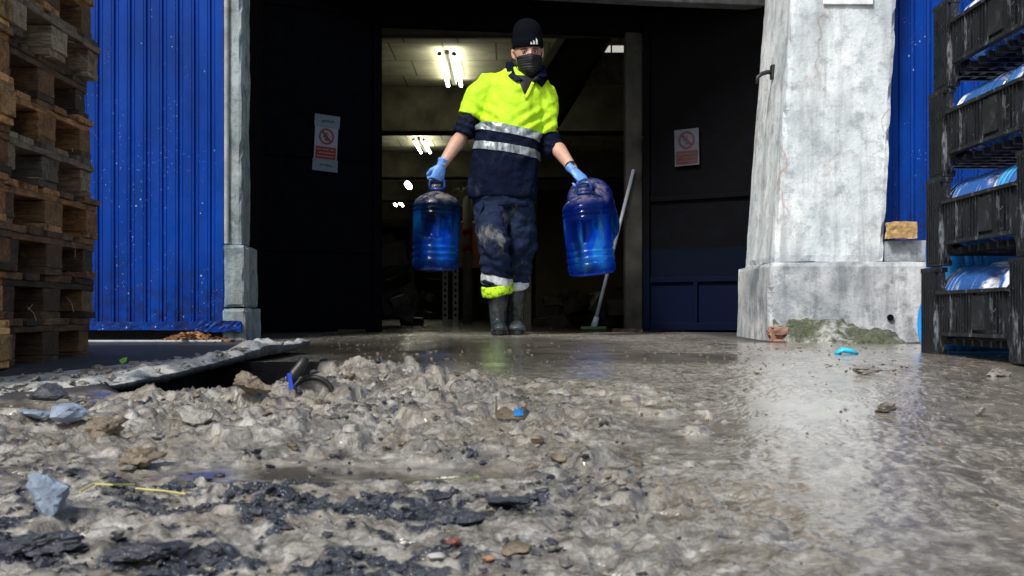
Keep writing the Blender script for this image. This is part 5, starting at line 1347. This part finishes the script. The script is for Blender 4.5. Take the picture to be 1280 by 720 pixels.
shirt = place_mesh(sm2, 'polo_shirt', [m_yel, m_navy], man)
band(P1, P1b, 'reflective_band', shirt, (Q(588, 0).x - .0, Q(677, 0).x)); band(P2, P2b, 'reflective_band', shirt, (Q(588, 0).x - .02, Q(677, 0).x))
# long navy sleeves beneath, pushed up to the forearm
for pts, rr in (([Q(594, 138, .005), Q(588, 148, -.01), Q(582, 160, -.02), Q(578, 169, -.03)], [.045, .062, .064, .058]), ([Q(685, 152, .0), Q(685, 165, .01), Q(689, 180, .0), Q(696, 192, -.03)], [.045, .060, .066, .060])):
    mb = MB(); mb.tube(pts, rr, 24, u=(0, 1, 0)); me_ = remesh(mb, .005, 4, lambda p: .008 * noisef(p, 14, 3) + .003 * math.sin(p.z * 150 + p.x * 60)); place_mesh(me_, 'undershirt_sleeve', m_navy, man)
# collar, placket, undershirt at the throat
mb = MB(); 
def ring(cx, cy, cz, rx, ry, a0, a1, z, n=26, tx=0):
    return [Vector((cx + rx * math.cos(a0 + (a1 - a0) * k / n), cy + ry * math.sin(a0 + (a1 - a0) * k / n), z + tx * math.cos(a0 + (a1 - a0) * k / n) )) for k in range(n + 1)]
cN = Q(656, 90, .02); vs_ = []
A0, A1 = R(-25), R(205)
rows = [(0.078, .085, .034, 0), (.086, .095, .042, 0), (.100, .118, .026, 0), (.120, .140, -.002, 0), (.118, .138, -.006, 0)]
n = 40
for rx, ry, dz, _ in rows:
    for k in range(n + 1):
        a = A0 + (A1 - A0) * k / n; fr_ = max(0, -math.sin(a))               # front of the collar droops
        vs_.append(Vector((cN.x + rx * math.cos(a) * (1 - .15 * fr_), cN.y + ry * math.sin(a), cN.z + dz - .085 * fr_ ** 1.6 * (1 + .25 * (dz < .01)) - .012 * math.cos(a))))
fs = [(i * (n + 1) + k, i * (n + 1) + k + 1, (i + 1) * (n + 1) + k + 1, (i + 1) * (n + 1) + k) for i in range(len(rows) - 1) for k in range(n)]
mb.add(vs_, fs); cl = mb.build('collar', m_navy, shirt, smooth=True); md = cl.modifiers.new('t', 'SOLIDIFY'); md.thickness = .004
sb = BVHTree.FromPolygons([v.co + wloc(shirt) for v in sm2.vertices], [tuple(p.vertices) for p in sm2.polygons])
def onshirt(px, py, lift=.004):
    o = Vector((0, 0, EYE)); loc, nn_, _, _ = sb.ray_cast(o, (W(px, py, 7) - o).normalized()); return loc + nn_ * lift if loc else Q(px, py, -.13)
def patch(pxs, name, m, parent, lift, nsub=6):
    """thin patch lying on the shirt between two edge lines of photo points"""
    A_, B_ = pxs; mb = MB(); vs_ = []
    for i in range(nsub + 1):
        t_ = i / nsub
        def lerp(Ls):
            s_ = t_ * (len(Ls) - 1); k = min(int(s_), len(Ls) - 2); f = s_ - k; return (Ls[k][0] * (1 - f) + Ls[k + 1][0] * f, Ls[k][1] * (1 - f) + Ls[k + 1][1] * f)
        a, c_ = lerp(A_), lerp(B_)
        for j in range(5): vs_.append(onshirt(a[0] + (c_[0] - a[0]) * j / 4, a[1] + (c_[1] - a[1]) * j / 4, lift))
    mb.add(vs_, [(i * 5 + j, i * 5 + j + 1, (i + 1) * 5 + j + 1, (i + 1) * 5 + j) for i in range(nsub) for j in range(4)])
    o = mb.build(name, m, parent, smooth=True); md = o.modifiers.new('t', 'SOLIDIFY'); md.thickness = .002; return o
m_black_t = simple('black_undershirt', (.008, .009, .014), .8)
def ribbon(outer, inner, name):
    vs_ = []
    n_ = 12
    def at(L, t):
        s_ = t * (len(L) - 1); k = min(int(s_), len(L) - 2); f = s_ - k; a = [L[k][i] * (1 - f) + L[k + 1][i] * f for i in range(3)]
        q = Q(a[0], a[1], a[2])
        if a[1] > 92:
            h_ = onshirt(a[0], a[1], .010); w_ = min(1, (a[1] - 92) / 6); q = q.lerp(h_, w_)
        return q
    mb = MB()
    for i in range(n_ + 1):
        a, c_ = at(outer, i / n_), at(inner, i / n_)
        for j in range(4): m_ = a.lerp(c_, j / 3); m_ += Vector((0, -.006 * math.sin(math.pi * j / 3), 0)); vs_.append(m_)
    mb.add(vs_, [(i * 4 + j, i * 4 + j + 1, i * 4 + j + 5, i * 4 + j + 4) for i in range(n_) for j in range(3)])
    o = mb.build(name, m_navy, shirt, smooth=True, fix=True); md = o.modifiers.new('t', 'SOLIDIFY'); md.thickness = .006; md.offset = 0
ribbon([(633, 78, .03), (632, 87, -.01), (636, 97, -.07), (646, 104, -.1)], [(641, 78, .01), (642, 87, -.05), (645, 95, -.09), (653, 101, -.1)], 'collar_flap')
ribbon([(680, 82, .03), (684, 90, -.0), (684, 99, -.07), (677, 110, -.1)], [(673, 82, .01), (673, 89, -.05), (671, 97, -.09), (670, 104, -.1)], 'collar_flap')
patch(([(645, 94.5), (649, 103), (655, 117)], [(673, 96), (668, 106), (657, 117)]), 'undershirt', m_black_t, shirt, .004)
m_yel2 = simple('placket_yellow', (.62, .85, .02), .7, .06)
patch(([(663.5, 103), (661, 109), (655, 124)], [(668, 104), (664, 112), (658, 124)]), 'placket', m_yel2, shirt, .007)
for (x, y) in ((656.3, 121), (648.8, 103)):
    c_ = onshirt(x, y, .006); MB().tube([c_ + Vector((0, .002, 0)), c_ - Vector((0, .002, 0))], .0055, 12).build('button', simple('button', (.25, .25, .12), .4), shirt)

# ---- trousers
mb = MB()
mb.tube([Q(630, 228), Q(630, 240), Q(631, 258)], [(.170, .125), (.178, .13), (.168, .13)], 30, pw=2.3)
mb.tube([Q(617, 240), Q(614, 262, -.02), Q(614, 285, -.08), Q(618, 305, -.12), Q(620, 325, -.09), Q(621, 342, -.05), Q(621.5, 352, -.04)], [.098, .100, .094, .090, .088, .084, .083], 24)
mb.tube([Q(645, 240), Q(649, 262, .01), Q(652, 285, .01), Q(652, 305, .01), Q(649.5, 325, .05), Q(647, 345, .08), Q(646.5, 356, .08)], [.092, .092, .080, .078, .072, .062, .058], 24)
def dtr(p):
    d = .006 + fold(p, .017, 5.0, 11) + .010 * noisef(Vector((p.x * 1.0, p.y, p.z * 1.6)), 13, 5, 4)
    for (c_, s1) in ((Q(616, 308, -.12), 1), (Q(652, 310, 0), -1)):
        r_ = Vector((p.x - c_.x, 0, p.z - c_.z)); d += .008 * math.exp(-(r_.length / .13) ** 2) * math.sin(r_.z * 62 + s1 * r_.x * 70 + 3 * noisef(p, 6, 2))
    z_ = p.z - Q(0, 345).z; d += .007 * math.exp(-(z_ / .09) ** 2) * math.sin(p.z * 120 + p.x * 25)
    return d
tme = remesh(mb, .0055, 5, dtr); tro = place_mesh(tme, 'trousers', m_trous, man)
# pocket flap at the hip
mb = MB(); p = [Q(598, 268, -.10), Q(604, 252, -.115), Q(604.5, 258, -.125), Q(597, 276, -.11), Q(594, 272, -.07)]; mb.add(p, [(0, 1, 2, 3), (0, 3, 4)]); pf = mb.build('cargo_flap', m_trous, tro); md = pf.modifiers.new('t', 'SOLIDIFY'); md.thickness = .006
# turned-up cuffs: silver band over yellow
def cuff(c0, c1, r0, r1, m, name, o=0):
    mb = MB(); a, c_ = Q(*c0), Q(*c1); n = 36; vs_ = []; rows = [(0, 0), (.2, .004), (.5, .005), (.8, .004), (1, 0), (1, -.012), (0, -.012)]
    for t_, g in rows:
        for k in range(n):
            an = 2 * math.pi * k / n; rr = r0 + (r1 - r0) * t_ + g + .005 * mnoise.noise(Vector((math.cos(an) * 2 + o, math.sin(an) * 2, t_ * 2)))
            q = a.lerp(c_, t_); vs_.append(q + Vector((rr * math.cos(an), rr * .98 * math.sin(an), .008 * math.sin(an * 2 + o) - .014 * math.cos(an) * (-1 if o else 1))))
    fs = [(i * n + k, i * n + (k + 1) % n, (i + 1) % len(rows) * n + (k + 1) % n, (i + 1) % len(rows) * n + k) for i in range(len(rows)) for k in range(n)]
    mb.add(vs_, fs); return mb.build(name, m, tro, smooth=True, fix=True)
m_cuffr = simple('cuff_silver', (.50, .53, .56), .45, .4, 40)
b = NB('cuff_yellow'); c = b.mix(b.ramp(b.noise(40, 6, .8), [(.50, 0), (.60, .9)]), (.55, .92, .015), (.05, .12, .01)); b.set('Base Color', c); b.set('Roughness', .7)
cuff((621, 345, -.045), (621, 357, -.04), .088, .090, m_cuffr, 'silver_cuff'); cuff((621.5, 357, -.04), (622, 370, -.035), .091, .086, b.m, 'yellow_cuff', 2)
cuff((646.5, 352, .08), (646.5, 363, .08), .065, .068, m_cuffr, 'silver_cuff', 1)
# ---- rubber boots
b = NB('wet_rubber'); c = b.ramp(b.noise(12, 6, .75), [(.45, (.016, .022, .026)), (.68, (.07, .085, .09))]); b.set('Base Color', c); b.set('Roughness', b.ramp(b.noise(9, 4), [(.3, .18), (.7, .45)])); b.bump(b.noise(10, 4), .4, .01); m_boot = b.m
for (tx, ty, td, ax_, ay, ad, fx, fd, r0, r1) in ((622, 362, -.03, 623, 400, -.01, 624, -.21, .062, .050), (645, 358, .08, 644.5, 400, .10, 647, -.08, .058, .046)):
    mb = MB(); top_, ank = Q(tx, ty, td), Q(ax_, ay, ad); gzr = 0.008
    heel = Vector((ank.x, ank.y + .045, gzr + .03)); toe = Q(fx, 400, fd); toe.z = gzr + .03
    mb.tube([top_, top_.lerp(ank, .35), top_.lerp(ank, .7), ank, Vector((ank.x, ank.y + .01, gzr + .045)), Vector((ank.x, ank.y + .01, gzr + .012))], [r0, r0 * 1.0, r1 * 1.04, r1, r1 * .98, r1 * .9], 24)
    mid = heel.lerp(toe, .55)
    mb.tube([heel + Vector((0, .012, 0)), heel, mid + Vector((0, 0, .012)), toe + Vector((0, .04, 0)), toe, toe + Vector((0, -.022, -.008))], [(.024, .022), (.040, .032), (.042, .040), (.050, .030), (.044, .026), (.024, .014)], 22, u=(1, 0, 0))
    me_ = remesh(mb, .005, 6, lambda p: .004 * noisef(p, 12, 2)); bt = place_mesh(me_, 'rubber_boot', m_boot, man)
    mb = MB(); outl = []
    for k in range(28):
        a = 2 * math.pi * k / 28; cy = (heel.y + toe.y) / 2; hl = (heel.y - toe.y) / 2 + .045; wv_ = .047 if math.sin(a) < 0 else .040
        cx = heel.x + (toe.x - heel.x) * (.5 - .5 * math.sin(a)); outl.append((cx + wv_ * math.copysign(abs(math.cos(a)) ** .7, math.cos(a)), cy + hl * math.sin(a)))
    vs_ = [(x, y, gzr - .006) for x, y in outl] + [(x, y, gzr + .014) for x, y in outl]; mb.add(vs_, [tuple(reversed(range(28))), tuple(range(28, 56))] + [(k, (k + 1) % 28, (k + 1) % 28 + 28, k + 28) for k in range(28)]); mb.build('sole', m_rub, bt)
# ---- gloves and watch
b = NB('nitrile_glove'); c = b.ramp(b.noise(14, 5, .7), [(.35, (.10, .25, .72)), (.68, (.19, .40, .86))]); b.set('Base Color', c); b.set('Roughness', .42); b.bump(b.ma('ADD', b.noise(40, 5, .7), b.noise(90, 3)), .45, .004); b.set('Subsurface_Weight', .05); m_glove = b.m
for h, nm in ((hL, 'glove'), (hR, 'glove')):
    mb = MB()
    for pts, rr, ac in hand_tubes(thick=1.0, **h): mb.tube(pts, rr, 14, u=ac)
    f = h['fwd']; wr_ = h['wr']; mb.tube([wr_ - f * .040, wr_ - f * .036, wr_ - f * .02, wr_], [(.030, .028), (.0325, .030), (.030, .027), (.030, .024)], 18, u=h['across'])
    me_ = remesh(mb, .0032, 2, lambda p: .0012 * noisef(p, 50, 1)); place_mesh(me_, nm, m_glove, man)
wd_ = (wrR - elR).normalized(); wc = wrR - wd_ * .040
mb = MB(); mb.tube([wc - wd_ * .010, wc + wd_ * .010], .0335, 22); wt = mb.build('watch', simple('watch_strap', (.008, .008, .010), .4), man, bevel=.002)
mb = MB(); mb.box(wc + Vector((.006, -.034, .006)), (.028, .008, .022), Matrix.Rotation(R(40), 3, 'Y')); mb.build('watch_face', simple('watch_screen', (.02, .02, .05), .15), wt, bevel=.002)
